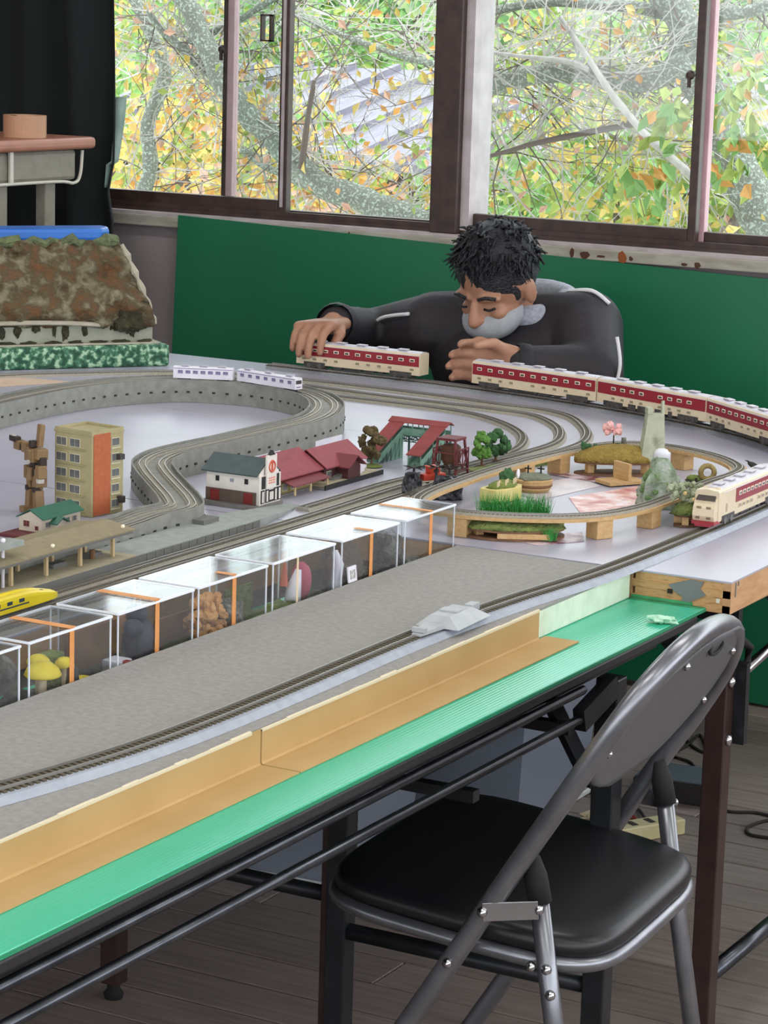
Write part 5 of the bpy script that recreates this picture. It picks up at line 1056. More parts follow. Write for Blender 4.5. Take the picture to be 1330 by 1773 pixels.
# white and green crag
q = Vector((-1.492, 3.648, T)); g = thing('crag_model', 'pale green and white rocky crag inside the wooden loop', 'diorama', (q.x, q.y, T + .0003), YAW, group='miniature dioramas around the wooden loop')
mb = MB(); nr = 14
for j in range(nr + 1):
    f = j / nr; r = .034 * (1 - f) ** .62 + .004
    for k in range(18):
        a = 2 * math.pi * k / 18; q_ = 1 + .38 * noise.noise(Vector((math.cos(a) * 2.2, math.sin(a) * 2.2, f * 5))) ; mb.v.append((r * q_ * math.cos(a) - .006, r * q_ * math.sin(a) * .8, f * .086))
for j in range(nr):
    for k in range(18): mb.f.append((j * 18 + k, j * 18 + (k + 1) % 18, (j + 1) * 18 + (k + 1) % 18, (j + 1) * 18 + k))
mb.f += [tuple(range(18))[::-1], tuple(nr * 18 + k for k in range(18))]; mb.build('crag', m_snow, g)
mb = MB()
for k in range(26): a = random.uniform(0, 6.28); f = random.uniform(.05, .65); mb.blob((.036 * (1 - f) ** .62 * math.cos(a) - .006, .028 * (1 - f) ** .62 * math.sin(a), f * .09), random.uniform(.004, .007), 6, 5, .6, 3, seed=k)
mb.build('moss_clumps', mat('moss_pale', '#7f9a6a', .95, '#5f7a4c', 60), g)
MB().blob((-.006, 0, .083), (.013, .010, .010), 12, 8, .4, 3).build('snow_cap', mat('snow_white', '#d9dbe2', .8), g, smooth=True)
g, z = raised('flower_diorama', 'small round diorama with shaggy pale flowers next to the driving car', 0, 0, .026, .019, .012, blocks=4, at=(-1.404, 3.535), rz=R_(75))
MB().blob((0, 0, z), (.031, .023, .018), 20, 8, .3, 4, zmin=z).build('moss_mound', m_moss, g, smooth=True); mb = MB()
for k in range(40): mb.blob((random.uniform(-.034, .026), random.uniform(-.012, .018), z + .020 + random.uniform(0, .024)), random.uniform(.003, .006), 6, 5, .7, 3, seed=k)
mb.build('flower_clumps', mat('flower_grey_green', '#a9b096', .9, '#8a9474', 60), g); 
for k, c in enumerate(((-.010, -.016, .024), (.012, -.015, .030), (-.022, -.008, .034))): MB().blob((c[0], c[1], z + c[2]), .0036, 7, 5).build('blossom', mat('blossom_peach', '#dcc08a', .7), g, smooth=True)
g, z = raised('wreath_diorama', 'small round diorama with a straw wreath at the far end of the loop', 0, 0, .028, .020, .006, blocks=3, mdeck=m_stem, at=(-1.507, 3.845))
MB().tube([(.008 + .011 * math.cos(t), -.004, z + .014 + .011 * math.sin(t)) for t in [k * math.pi / 8 for k in range(16)]], .0045, 7, closed=True).build('wreath', mat('straw', '#a08d58', .9, '#7f6d40', 80), g, smooth=True); MB().blob((-.010, .004, z), (.016, .012, .008), 12, 6, .4, 3, zmin=z).build('moss_mound', m_lawn, g, smooth=True)
g = stand('signal_post', 'thin black signal post with a dark tip beside the flower diorama', 'signal', 1204, 862); MB().cyl((0, 0, 0), (0, 0, .032), .0011, n=7).build('pole', m_stem, g); MB().cbox((0, 0, .027), (.004, .003, .010)).build('signal_head', m_stem, g); MB().cyl((0, 0, 0), (0, 0, .002), .005, n=10).build('foot', m_stem, g)
# cream oblong planter with grass, round basket planter
g = stand('cream_planter_diorama', 'cream yellow oblong tray with grass and tiny white figures', 'diorama', 826, 866, R_(80)); g.location.x = -1.716; g.location.y = 3.53
pl_ = [(a * .8, b * .85) for a, b in [(-.048, -.018), (-.030, -.024), (.030, -.024), (.048, -.012), (.048, .012), (.030, .024), (-.030, .024), (-.048, .018)]]
MB().prism([(a * .92, b * .92) for a, b in pl_], 0, .004).build('foot_board', m_plyd, g); MB().prism(pl_, .0042, .0245).build('tray', mat('tray_cream_yellow', '#d8cc86', .6, '#cbbd72', 30), g, bevel=.001)
MB().blob((0, 0, .0245), (.034, .017, .010), 22, 8, .3, 4, zmin=.0246).build('grass_mound', m_lawn, g, smooth=True); MB().blob((.020, .006, .034), (.014, .010, .016), 12, 8, .5, 3).build('shrub', m_gcrownd, g, smooth=False)
for k in range(9): MB().cyl((-.03 + k * .007, -.013 + (k % 3) * .003, .029), (-.03 + k * .007, -.013 + (k % 3) * .003, .037), .0014, n=6).build('figure', m_bge, g)
MB().blob((.030, -.008, .042), (.0035, .003, .008), 8, 6).build('white_figure', m_white, g, smooth=True)
g = stand('basket_planter_diorama', 'round wooden tub diorama with grey moss and tiny dark crosses', 'diorama', 878, 850); g.location.x = -1.718; g.location.y = 3.645
MB().lathe([(.024, 0), (.030, .006), (.033, .020), (.031, .0215)], (0, 0, 0), 20).build('tub', m_ply, g); MB().lathe([(.0302, .008), (.0322, .010), (.0322, .013), (.0310, .012)], (0, 0, 0), 20).build('band', m_plyd, g)
MB().blob((0, 0, .0215), (.030, .030, .008), 20, 8, .3, 4, zmin=.0216).build('moss_mound', mat('moss_grey', '#7b8070', .95, '#686d5c', 90), g, smooth=True)
for x, y_ in ((-.006, -.006), (.012, .004)): MB().bar((x, y_, .026), (x, y_, .042), .002).bar((x - .006, y_, .037), (x + .006, y_, .037), .002).build('dark_cross', m_stem, g)
# trees on a grass strip
g = thing('grass_strip', 'grassy strip under the two green model trees', 'scenery', (P(840, 806, T).x, P(840, 806, T).y, T + .0002), R_(72))
g.location.x = -1.842; MB().prism([(-.10, -.012), (.0, -.020), (.11, -.012), (.12, .004), (.05, .013), (-.09, .010)], 0, .0075).build('turf', m_lawn, g); 
def ftree(label, px, py, z, h, r, m, **k): q = P(px, py, z); t = thing('model_tree', label, 'model tree', (q.x, q.y, z), group='model trees'); MB().cyl((0, 0, 0), (0, 0, .0015), .005, n=10).build('foot', m_plyd, t); minitree(t, 0, 0, .0012, h, r, m, **k); return t
ftree('bright green pointed model tree beside the inner tracks', 834, 806, T + .0080, .052, .018, m_gcrown, conic=True); ftree('dark green bushy model tree behind the pointed one', 858, 797, T + .0080, .046, .022, m_gcrownd)
tt = ftree('dark brown model tree at the end of the side platform', 643, 808, T + .0002, .064, .020, m_bcrown)
MB().lathe([(.016, 0), (.020, .0015), (.012, .004), (0, .005)], (0, 0, 0), 14).build('grass_patch', m_lawn, tt)
# black rock piece with palm like tufts
q = P(755, 872, T); g = thing('black_rock_piece', 'glossy black rock scenery with dark palms around the small locomotive', 'diorama', (q.x, q.y, T + .0003), YAW)
g.location.x = -1.812; g.location.y = 3.475
m_bro = mat('rock_black_glossy', '#22242a', .28, '#5b5f68', 70, lo=.5, hi=.75, bump=.8, bscale=110)
MB().blob((-.030, .028, .012), (.016, .018, .026), 14, 9, .5, 3, zmin=0).blob((.024, .012, .010), (.024, .020, .026), 16, 10, .5, 3, zmin=0).build('rocks', m_bro, g, smooth=False)
MB().blob((-.004, .020, .006), (.040, .022, .012), 18, 8, .4, 3, zmin=0).build('grey_slope', m_rock, g, smooth=True)
for k, (x, y_, h) in enumerate(((-.030, .034, .044), (.026, .020, .048), (.006, .036, .046))):
    MB().tube([(x, y_, .01), (x + .002, y_, h)], [.0026, .0018], 6).build('palm_trunk', m_stem, g); mb = MB()
    for j in range(8): a = j * .785; mb.leaf((x + .002, y_, h), (math.cos(a), math.sin(a), .15 - .25 * (j % 2)), .007, .020, (0, 0, 1))
    mb.build('palm_fronds', m_stem, g)
MB().tube([(-.030 + .008 * math.cos(t), .018, .030 + .008 * math.sin(t)) for t in [k * math.pi / 6 for k in range(12)]], .0026, 6, closed=True).build('ring', m_stem, g, smooth=True)
o = stand('dark_bird_piece', 'tiny dark bird shaped piece at the far right behind the driving car', 'figurine', 1304, 818); MB().blob((0, 0, .012), (.011, .005, .005), 10, 7, M=rot(R_(20), 0, R_(25))).build('body', m_stem, o, smooth=True); MB().cyl((0, 0, 0), (0, 0, .009), .002, n=7).build('leg', m_stem, o); MB().leaf((-.006, 0, .014), (-1, .3, .4), .008, .014, (0, 0, 1)).build('tail', m_stem, o)
# ================================================================== PERSON
def capsule(mb, a, b, ra, rb, n=14, k=5):
    a, b = Vector(a), Vector(b); d = (b - a); L = d.length; d.normalize(); pts, rr = [], []
    for i in range(k + 1): t = R_(90) * (1 - i / k); pts.append(a - d * ra * math.sin(t)); rr.append(max(.0004, ra * math.cos(t)))
    for i in range(k + 1): t = R_(90) * i / k; pts.append(b + d * rb * math.sin(t)); rr.append(max(.0004, rb * math.cos(t)))
    mb.tube(pts, rr, n); return mb
def limbchain(mb, pts, rr):
    for i in range(len(pts) - 1): capsule(mb, pts[i], pts[i + 1], rr[i], rr[i + 1])
    return mb
def remesh(o, vox, sm=4):
    m = o.modifiers.new('remesh', 'REMESH'); m.mode = 'VOXEL'; m.voxel_size = vox; m.use_smooth_shade = True
    if sm: s = o.modifiers.new('smooth', 'SMOOTH'); s.factor = .5; s.iterations = sm
    return o
m_skin = mat('skin', '#a97c63', .55, '#9c7058', 25); m_hair = mat('hair_black', '#15161b', .5, '#24262d', 120, bump=.8, bscale=240); m_jack = mat('jacket_black', '#17151b', .7, '#1f1c24', 18, bump=.25, bscale=22); m_jacks = mat('jacket_plum_black', '#1b171c', .7, '#241e25', 14, bump=.25, bscale=22); m_colr = mat('collar_grey_white', '#a9acb8', .8, '#8f93a0', 160); m_jean = mat('trousers_dark_navy', '#1d2433', .8, '#242c3d', 60); m_mask = mat('face_covering_grey', '#9c9fa4', .8, '#909398', 40); m_shoe = mat('shoe_dark', '#1c1f26', .6); m_sole = mat('sole_white', '#c9c9c9', .6); m_pip = mat('piping_white', '#d2d0d4', .6)
pe = thing('person', 'man in a black jacket leaning over the far track to place a train car', 'person', (-2.32, 4.95, 0)); PO = Vector((-2.32, 4.95, 0))
w = lambda x, y_, z: Vector((x, y_, z)) - PO
HC = w(-2.372, 4.815, .944)                     # head centre
HM = rot(R_(-8), R_(30), R_(2))                 # head bowed forward (down, toward the track)
hp = lambda x, y_, z: HC + (HM.to_3x3() @ Vector((x, y_, z)))   # local: -y is the face, z up
ShR, ShL = w(-2.545, 4.875, .828), w(-2.215, 4.925, .852); NeckB = w(-2.362, 4.93, .862); Hip = w(-2.31, 5.02, .36)
ElR, WrR = w(-2.735, 4.93, .790), w(-2.694, 4.690, .842); ElL, WrL = w(-2.135, 4.800, .772), w(-2.262, 4.690, .792)
body = MB()
# skull, jaw, neck
H3 = HM.to_3x3()
body.blob(hp(0, .010, .020), (.074, .093, .095), 24, 16, M=HM); body.blob(hp(0, -.028, -.040), (.058, .062, .070), 20, 14, M=HM); body.blob(hp(0, -.052, -.088), (.030, .026, .022), 14, 10, M=HM)
capsule(body, hp(0, -.088, .002), hp(0, -.104, -.030), .009, .014); capsule(body, hp(-.012, -.092, -.034), hp(.012, -.092, -.034), .009, .009)      # nose
for s in (-1, 1):
    capsule(body, hp(s * .016, -.080, .016), hp(s * .050, -.070, .014), .009, .008)     # brow
    body.blob(hp(s * .034, -.062, -.026), (.022, .020, .018), 12, 9, M=HM)              # cheek
    body.blob(hp(s * .076, .008, -.012), (.010, .020, .032), 12, 9, M=HM)               # ear
capsule(body, hp(-.020, -.082, -.064), hp(.020, -.082, -.064), .008, .008)              # mouth
limbchain(body, [hp(0, .030, -.050), NeckB], [.052, .058])
# trunk, arms, legs
limbchain(body, [NeckB + Vector((0, .01, -.03)), w(-2.345, 4.97, .70), w(-2.33, 5.01, .52), Hip], [.085, .125, .115, .125]); limbchain(body, [ShR, NeckB + Vector((0, 0, -.01)), ShL], [.060, .06, .060]); limbchain(body, [w(-2.43, 4.93, .80), w(-2.26, 4.95, .80)], [.10, .10])
limbchain(body, [ShR, ElR, WrR], [.052, .040, .027]); limbchain(body, [ShL, ElL, WrL], [.052, .040, .027])
for s, kx in ((-1, -2.42), (1, -2.20)):
    limbchain(body, [Hip + Vector((s * .085, 0, .0)), w(kx, 4.66, .50), w(kx + .005, 4.90, .09)], [.085, .058, .042]); limbchain(body, [w(kx + .005, 4.92, .06), w(kx, 4.78, .035)], [.040, .036])
# hands: palm, four fingers, thumb
def hand(Wr, palm_dir, spread, bend, thumb_side, curl):
    pd = Vector(palm_dir).normalized(); sp = Vector(spread).normalized(); bd = Vector(bend).normalized(); K = Wr + pd * .080
    for i in range(-3, 4): capsule(body, Wr + sp * (i * .009), K + sp * (i * .0128), .014, .0125)
    for i, (L, off) in enumerate(((.070, -.036), (.079, -.012), (.074, .012), (.058, .035))):
        k0 = K + sp * off - pd * (.004 if i in (0, 3) else 0); c1, c2, c3 = curl
        d1 = (pd * math.cos(c1) + bd * math.sin(c1)).normalized(); d2 = (pd * math.cos(c2) + bd * math.sin(c2)).normalized(); d3 = (pd * math.cos(c3) + bd * math.sin(c3)).normalized()
        p1 = k0 + d1 * L * .44; p2 = p1 + d2 * L * .32; p3 = p2 + d3 * L * .24; limbchain(body, [k0, p1, p2, p3], [.0102, .0096, .0088, .0078])
    t0 = Wr + pd * .022 + sp * thumb_side * .026; t1 = t0 + (pd * .6 + sp * thumb_side * .5 + bd * .5).normalized() * .038; t2 = t1 + (pd * .55 + sp * thumb_side * -.05 + bd * .8).normalized() * .030; t3 = t2 + (pd * .2 + bd).normalized() * .022
    limbchain(body, [t0, t1, t2, t3], [.015, .012, .0105, .009])
hand(WrR, (-.02, -.86, .02), (-1, .0, -.10), (0, -.25, -1), -1, (R_(38), R_(78), R_(95)))
hand(WrL, (-.80, -.42, .10), (.15, -.1, 1), (.1, -1, -.05), 1, (R_(20), R_(60), R_(95)))
bo = remesh(body.build('body', m_skin, pe, smooth=True), .0042, 3)
# clothing
jk = MB(); limbchain(jk, [NeckB + Vector((0, .015, -.045)), w(-2.345, 4.975, .70), w(-2.33, 5.015, .50), Hip + Vector((0, 0, .04))], [.105, .150, .142, .150]); limbchain(jk, [ShR, NeckB + Vector((0, .005, -.022)), ShL], [.082, .082, .084]); limbchain(jk, [w(-2.44, 4.915, .77), w(-2.28, 4.93, .77)], [.125, .125]); limbchain(jk, [w(-2.42, 4.875, .76), w(-2.31, 4.88, .76)], [.105, .105])
limbchain(jk, [ShR, ElR, WrR + (ElR - WrR) * .10], [.080, .062, .044]); limbchain(jk, [ShL, ElL, WrL + (ElL - WrL) * .12], [.084, .066, .044])
remesh(jk.build('jacket', m_jacks, pe, smooth=True), .008, 4)
for a_, b_ in ((ElR, WrR), (ElL, WrL)): MB().tube([b_ + (a_ - b_) * .16, b_ + (a_ - b_) * .05, b_ + (a_ - b_) * .0], [.047, .048, .043], 18, caps=False).build('cuff', m_jack, pe, smooth=True)
cl = MB(); pts = [NeckB + Vector((.100 * math.cos(a), .085 * math.sin(a) + .005, .030 + .022 * math.sin(a))) for a in [k * 2 * math.pi / 18 for k in range(18)]]
cl.tube(pts, .027, 9, closed=True); capsule(cl, NeckB + Vector((.075, .01, .02)), ShL + Vector((-.045, -.01, .062)), .036, .020); remesh(cl.build('collar', m_colr, pe, smooth=True), .007, 3)
MB().tube(smooth_path([ShL + Vector((-.04, -.010, .075)), ShL + Vector((.02, -.015, .082)), ShL + Vector((.062, -.015, .058))], 5), .0045, 7).build('piping', m_pip, pe, smooth=True)
MB().tube(smooth_path([ElL + Vector((.055, -.010, .085)), ElL + Vector((.067, -.015, .03)), ElL + Vector((.060, -.02, -.02))], 5), .004, 7).build('piping', m_pip, pe, smooth=True)
MB().tube(smooth_path([ShR + Vector((-.03, -.070, .035)), (ShR + ElR) / 2 + Vector((-.02, -.070, .035)), ElR + Vector((.03, -.066, .015)), ElR + Vector((.015, -.085, -.02))], 5), .004, 7).build('piping', m_pip, pe, smooth=True)
tr_ = MB()
for s, kx in ((-1, -2.42), (1, -2.20)): limbchain(tr_, [Hip + Vector((s * .085, 0, .0)), w(kx, 4.66, .50), w(kx + .005, 4.90, .13)], [.100, .070, .060])
limbchain(tr_, [Hip + Vector((-.06, .02, .05)), Hip + Vector((.06, .02, .05))], [.128, .128]); remesh(tr_.build('trousers', m_jean, pe, smooth=True), .010, 3)
for kx in (-2.42, -2.20):
    sh = MB(); limbchain(sh, [w(kx + .005, 4.94, .052), w(kx, 4.84, .048), w(kx, 4.76, .040)], [.048, .046, .040]); so_ = remesh(sh.build('shoe', m_shoe, pe, smooth=True), .007, 3)
    MB().prism([(.046 * math.cos(t), .135 * math.sin(t)) for t in [k * math.pi / 10 for k in range(20)]], 0, .018).build('sole', m_sole, so_, loc=w(kx, 4.855, .0005))
# hair: tousled cap of locks over the skull
hr = MB(); hr.blob(hp(0, .018, .036), (.083, .097, .093), 26, 16, .10, 5, M=HM)
for k in range(1300):
    a = random.uniform(0, 6.28); u = random.uniform(-.25, 1); r = math.sqrt(1 - u * u); n_ = Vector((r * math.cos(a), r * math.sin(a), u))
    if n_.y < -.35 and n_.z < .42: continue
    if abs(n_.x) > .75 and n_.z < .05: continue
    p0 = Vector((n_.x * .078, .018 + n_.y * .092, .036 + n_.z * .088)); d = (n_ * .22 + Vector((random.uniform(-.5, .5), random.uniform(-.9, .2), random.uniform(-.7, .3)))).normalized() * random.uniform(.016, .036)
    hr.tube([hp(*p0), hp(*(p0 + d * .6)), hp(*(p0 + d + Vector((0, -.004, -.006))))], [.0036, .003, .001], 4)
hr.build('hair', m_hair, pe, smooth=True)
# eyes closed slits and the face covering
for s in (-1, 1): MB().tube([hp(s * .022, -.0885, -.004), hp(s * .034, -.0875, -.007), hp(s * .046, -.080, -.004)], .0028, 6).build('eyelid', m_hair, pe, smooth=True)
for s in (-1, 1): MB().tube([hp(s * .016, -.091, .020), hp(s * .034, -.089, .026), hp(s * .052, -.078, .018)], .0038, 6).build('eyebrow', m_hair, pe, smooth=True)
mk = MB(); mk.blob(hp(0, -.040, -.056), (.066, .070, .044), 24, 14, M=HM); remesh(mk.build('face_covering', m_mask, pe, smooth=True), .005, 3)
# ================================================================== LEFT CORNER: CURTAIN, STAND, TAPE, MOUNTAIN
m_curt = mat('curtain_blackgreen', '#0b1011', .95, '#0f1617', 4, bump=.3, bscale=12); m_lining = mat('curtain_lining_pale', '#9fb5ac', .8, '#7f978c', 20)
cu = thing('curtain', 'dark blackish green curtain drawn at the left of the window', 'curtain', (-3.62, 5.12, 0))
mb = MB(); NX, NZ = 70, 24
for j in range(NZ + 1):
    z = .25 + 1.75 * j / NZ
    for i in range(NX + 1):
        t = i / NX; xr = PY(182, 200, 5.12).x + 3.62 + .012 * math.sin(z * 5 + 1) - (.014 if 1.02 < z < 1.12 else 0); x = xr - .95 * (1 - t)
        x += .03 * (1.9 - z) * math.sin(t * 9); y_ = .045 * math.sin(t * 40 + .6 * math.sin(z * 2)) * (.6 + .4 * math.sin(t * 7 + 1)) + .02 * math.sin(z * 3 + t * 6)
        mb.v.append((x, y_, z))
for j in range(NZ):
    for i in range(NX): a = j * (NX + 1) + i; mb.f.append((a, a + 1, a + NX + 2, a + NX + 1))
o = mb.build('cloth', m_curt, cu, smooth=True); sm = o.modifiers.new('thick', 'SOLIDIFY'); sm.thickness = .003
mb = MB()
for j in range(NZ + 1):
    z = 1.06 + .22 * j / NZ; xr = PY(182, 200, 5.12).x + 3.62 + .012 * math.sin(z * 5 + 1) - (.014 if 1.02 < z < 1.12 else 0)
    for k in range(3): mb.v.append((xr - .004 + k * .006 * (1 + .8 * math.sin(z * 11)), .012 + k * .008 + .045 * math.sin(40 + .6 * math.sin(z * 2)), z))
for j in range(NZ):
    for k in range(2): a = j * 3 + k; mb.f.append((a, a + 1, a + 4, a + 3))
o = mb.build('lining_edge', m_lining, cu, smooth=True); sm = o.modifiers.new('thick', 'SOLIDIFY'); sm.thickness = .002
MB().cyl((-1.1, .0, 2.03), (.15, .0, 2.03), .012, n=10).build('rail', m_tleg, cu)
# steel stand with a brown top
m_top = mat('desk_top_brown', '#a8705c', .45, '#9a6350', 14); m_steel = mat('desk_steel_beige', '#8b8578', .5, '#7f796c', 30); m_lip = mat('desk_lip_pale', '#c9c3b8', .4)
q = PY(168, 247, 5.0)
ds = thing('steel_stand', 'tall beige steel stand with a brown wooden top before the curtain', 'stand', (q.x, 5.0, 0), R_(90)); zt_ = q.z
dt = MB().box(-.56, 0, 0, .40, zt_ - .014, zt_ + .014).build('wooden_top', m_top, ds, bevel=.010, seg=3)
MB().box(-.54, -.040, .03, .36, zt_ - .088, zt_ - .0145).build('drawer_box', m_steel, ds, bevel=.010)
MB().tube(smooth_path([(-.54, .024, zt_ - .088), (-.14, .024, zt_ - .088), (-.06, .024, zt_ - .094), (-.034, .024, zt_ - .075), (-.026, .024, zt_ - .018)], 5), .004, 8).build('tray_lip', m_lip, ds, smooth=True)
for x in (-.31,): MB().box(x, x + .012, .02, .026, zt_ - .085, zt_ - .015).build('seam', m_lip, ds)
for x in (-.10, -.285):
    for y_ in (.05, .31): MB().box(x - .035, x + .005, y_, y_ + .03, 0, zt_ - .0885).build('leg', m_steel, ds, bevel=.004)
q = PX(43, 228, ds.location.x - .07); tp_ = thing('packing_tape', 'roll of brown packing tape on the wooden top', 'tape roll', (q.x, q.y, zt_ + .0142)); m_tp = mat('tape_kraft', '#b98d6e', .5, '#ae8263', 200, stretch=(.2, .2, 6)); m_tpe = mat('tape_side', '#c9a488', .6)
MB().lathe([(.038, 0), (.050, 0), (.050, .051), (.038, .051), (.038, 0)], (0, 0, 0), 36).build('tape_winding', m_tp, tp_, smooth=False); MB().lathe([(.0355, .0005), (.0378, .0005), (.0378, .0505), (.0355, .0505), (.0355, .0005)], (0, 0, 0), 36).build('core', m_tpe, tp_); MB().cbox((.004, -.047, .0515), (.014, .006, .002)).build('tape_end', m_plyd, tp_)
# mountain tunnel model
m_mtn = mat('mountain_rock_brown', '#6e4a2c', .95, '#868068', 38, c3='#554a34', bump=1.0, bscale=90, lo=.3, hi=.68, detail=12); m_mossy = mat('mountain_moss_rim', '#56604a', .95, '#6f7a52', 70, bump=.9, bscale=120); m_blue = mat('blue_tray', '#1f62b8', .4, '#2a70c4', 8); m_marb = mat('base_marbled_green', '#1f4a36', .7, '#a9c8a8', 75, c3='#43785a', lo=.42, hi=.62); m_rwall = mat('retaining_wall_grey', '#a3a696', .8, '#8c8f7e', 12); m_stain = mat('stain_dark_moss', '#2e2f22', .95, '#433f2a', 60, bump=.8, bscale=120); m_road = mat('road_pale', '#b5ae9e', .8, '#a39c8b', 30)
A0, A1 = P(294, 634, T), P(0, 642, T); dv = (A1 - A0); ang = math.atan2(dv.y, dv.x)
mt = thing('mountain_model', 'rocky brown mountain scenery model with a blue back sheet on a green marbled base', 'scenery', (A0.x, A0.y, T + .0003), ang)
# local x runs left along the front, local -y is into the model (away from the camera)
LM_ = .62
MB().box(0, LM_, -.21, 0, 0, .046).build('base', m_marb, mt, bevel=.006)
MB().box(.018, LM_, -.20, -.020, .0462, .050).build('ledge', m_road, mt)
MB().box(.030, LM_, -.19, -.030, .0502, .086).build('retaining_wall', m_rwall, mt)
mb = MB(); nx, nz = 60, 26
for i in range(nx + 1):
    t = i / nx; x = .030 + (LM_ - .03) * t
    for j in range(nz + 1):
        f = j / nz; z = .086 + .172 * f
        xx = x + (.055 * f ** 1.3) * (1 - t) ** 3; y_ = -.022 - .085 * f ** 1.6 + .030 * noise.noise(Vector((x * 16, z * 20, 3))) + .012 * noise.noise(Vector((x * 55, z * 60, 9)))
        if .080 < z < .16: y_ += .012 * math.sin((z - .086) * 42)
        mb.v.append((xx, y_, z + .008 * noise.noise(Vector((x * 30, z * 30, 1)))))
F1 = nz + 1
for i in range(nx):
    for j in range(nz): a = i * F1 + j; mb.f.append((a, a + F1, a + F1 + 1, a + 1))
base_n = len(mb.v)
for i in range(nx + 1):                                    # back side
    for j in range(nz + 1): p = mb.v[i * F1 + j]; mb.v.append((p[0], -.185 + .03 * (j / nz) ** 1.5, p[2]))
for i in range(nx):
    for j in range(nz): a = base_n + i * F1 + j; mb.f.append((a, a + 1, a + F1 + 1, a + F1))
for j in range(nz): mb.f += [(j, j + 1, base_n + j + 1, base_n + j), (nx * F1 + j, base_n + nx * F1 + j, base_n + nx * F1 + j + 1, nx * F1 + j + 1)]
for i in range(nx): a = i * F1 + nz; mb.f += [(a, a + F1, base_n + a + F1, base_n + a)]; a = i * F1; mb.f += [(a, base_n + a, base_n + a + F1, a + F1)]
mb.build('mountain', m_mtn, mt, smooth=True)
rim = [(.086 + .014 * math.sin(k * 2.1) * .3 + (LM_ - .09) * (k / 26), -.112 + .008 * math.sin(k * 1.7), .257 + .006 * math.sin(k * 2.9)) for k in range(27)]
MB().tube(rim, [.012 + .004 * math.sin(k * 1.3) for k in range(27)], 8).build('mossy_rim', m_mossy, mt, smooth=False)
MB().prism([(.092, -.19), (LM_, -.19), (LM_, -.105), (.12, -.105), (.098, -.125), (.088, -.16)], .2565, .284).build('blue_tray', m_blue, mt, bevel=.008)
ed = [(.030 + .055 * f ** 1.3 - .004, -.03 - .06 * f, .086 + .165 * f) for f in [k / 14 for k in range(15)]]
MB().tube(ed, [.006 + .003 * math.sin(k * 2.2) for k in range(15)], 7).build('cracked_edge', m_road, mt, smooth=False)
for k, (x, z, rx, rz) in enumerate(((.075, .105, .030, .032), (.055, .120, .018, .018), (.10, .090, .02, .016))):
    MB().blob((x, -.022 if z < .13 else -.045, z), (rx, .012, rz), 12, 8, .6, 4, seed=k).build('dark_shrub', m_stain, mt)
for k in range(16):
    x = .04 + k * .036 + random.uniform(-.01, .01); h = random.uniform(.006, .03); MB().blob((x, -.029, .088 - h * .5), (random.uniform(.004, .012), .0035, h * .7), 8, 6, .7, 4, seed=k).build('stain', m_stain, mt)
for k in range(12): MB().blob((.05 + k * .05, -.026, .052), (.018, .006, .004), 8, 5, .7, 4, seed=k + 40).build('moss_fringe', m_stain, mt)
MB().tube(smooth_path([(LM_, -.016, .092), (.30, -.014, .096), (.16, -.014, .090), (.13, -.020, .086)], 5), .005, 6).build('road_edge', m_road, mt)
# ================================================================== UNDER THE TABLES
m_tub = glassy('storage_tub_milky', '#c9d2df', .8, .25, .62, '#9aa3b2', rmin=.02); m_tubl = mat('tub_lid_grey', '#8d94a2', .4, '#828998', 10); m_stuffin = mat('tub_contents_dim', '#5f6672', .8, '#747b88', 9)
def tub(label, x, y_, dx, dy, h, rz=0):
    t = thing('storage_tub', label, 'box', (x, y_, .0005), rz, group='milky storage tubs under the tables'); a, b = dx / 2, dy / 2; k = .90
    mb = MB(); mb.v = [(-a * k, -b * k, 0), (a * k, -b * k, 0), (a * k, b * k, 0), (-a * k, b * k, 0), (-a, -b, h), (a, -b, h), (a, b, h), (-a, b, h)]; mb.f = [(0, 3, 2, 1), (0, 1, 5, 4), (1, 2, 6, 5), (2, 3, 7, 6), (3, 0, 4, 7)]
    o = mb.build('tub_body', m_tub, t); sm = o.modifiers.new('wall', 'SOLIDIFY'); sm.thickness = .003
    MB().box(-a - .008, a + .008, -b - .008, b + .008, h + .001, h + .022).build('lid', m_tubl, t, bevel=.006)
    MB().box(-a * .78, a * .78, -b * .78, b * .78, .006, h * .72).build('contents', m_stuffin, t, bevel=.01)
    MB().tube([(-a * .93, -b * .93, .006), (a * .93, -b * .93, .006), (a * .93, b * .93, .006), (-a * .93, b * .93, .006)], .006, 6, closed=True).build('foot_rim', m_sole, t)
    for s in (-1, 1): MB().box(s * (a + .008) - .004, s * (a + .008) + .004, -.05, .05, h - .03, h + .02).build('clip', m_tubl, t, bevel=.002)
tub('milky storage tub on the floor farther under the tables, seen beside the black leg', -2.12, 4.26, .40, .34, .30)
tub('milky storage tub on the floor seen left of the chair seat', -2.30, 3.80, .48, .36, .26, R_(4))
tub('milky storage tub in deep shade under the station tracks', -2.62, 4.25, .42, .34, .28)
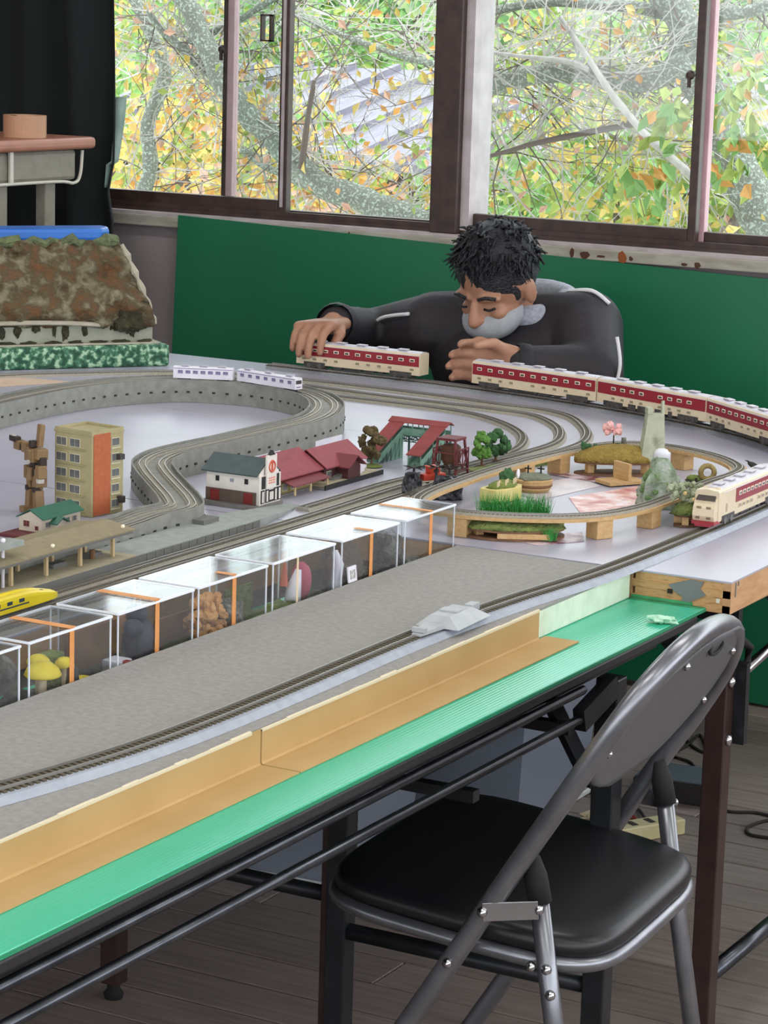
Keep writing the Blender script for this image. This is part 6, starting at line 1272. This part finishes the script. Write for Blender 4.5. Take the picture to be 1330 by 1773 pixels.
# power strip, adapter, cables
q = P(1100, 1452, 0); o = thing('power_strip', 'cream power strip lying on the floor behind the chair', 'power strip', (q.x, q.y, .0004), R_(60)); MB().box(-.07, .10, -.022, .022, 0, .030).build('case', mat('strip_cream', '#cfc69a', .5, '#c2b98c', 20), o, bevel=.003)
for k in range(4): MB().box(-.055 + k * .04, -.043 + k * .04, -.012, .012, .0302, .0312).build('socket', m_stem, o)
q = P(1055, 1425, 0); o = thing('shoe_box_scrap', 'crumpled pale card with a red patch on the floor beside the chair seat', 'scrap', (q.x, q.y, .0004), R_(20)); MB().blob((0, 0, .010), (.055, .03, .012), 14, 7, .5, 3, zmin=0).build('card', m_bge, o); MB().blob((.035, -.008, .018), (.016, .012, .008), 10, 6, .4).build('red_patch', m_dr, o)
q = P(1175, 1392, 0); o = thing('adapter_box', 'flat black box with a grey top on the floor behind the chair', 'adapter', (q.x, q.y + .05, .0004), R_(6)); MB().box(-.10, .06, -.05, .07, 0, .042).build('case', m_stem, o, bevel=.004); MB().box(-.096, .056, -.046, .066, .0425, .045).build('top_plate', mat('plate_slate', '#4f5a63', .5), o)
def cable(label, pts, r=.0032):
    w_ = smooth_path([P(a, b, z) + Vector((0, 0, r)) for a, b, z in pts], 7); o = MB().tube([p - w_[0] for p in w_], r, 7).build('cable', m_stem, smooth=True); o.location = w_[0]; tag(o, label, 'cable', 'black cables on the floor')
cable('black cable looping on the floor at the right edge', [(1240, 1400, 0), (1265, 1408, 0), (1310, 1410, 0), (1345, 1420, 0), (1320, 1425, 0), (1294, 1436, 0), (1300, 1448, 0), (1345, 1455, 0)])
cable('thin black cable crossing itself behind the chair back', [(1185, 1280, 0), (1200, 1295, 0), (1222, 1305, 0), (1212, 1275, 0), (1190, 1293, 0), (1166, 1310, 0), (1195, 1322, 0), (1206, 1338, 0)])
cable('black cable running from the power strip past the black leg', [(1024, 1340, 0), (1022, 1365, 0), (1034, 1388, 0), (1060, 1395, 0), (1100, 1400, 0), (1120, 1425, .01)])
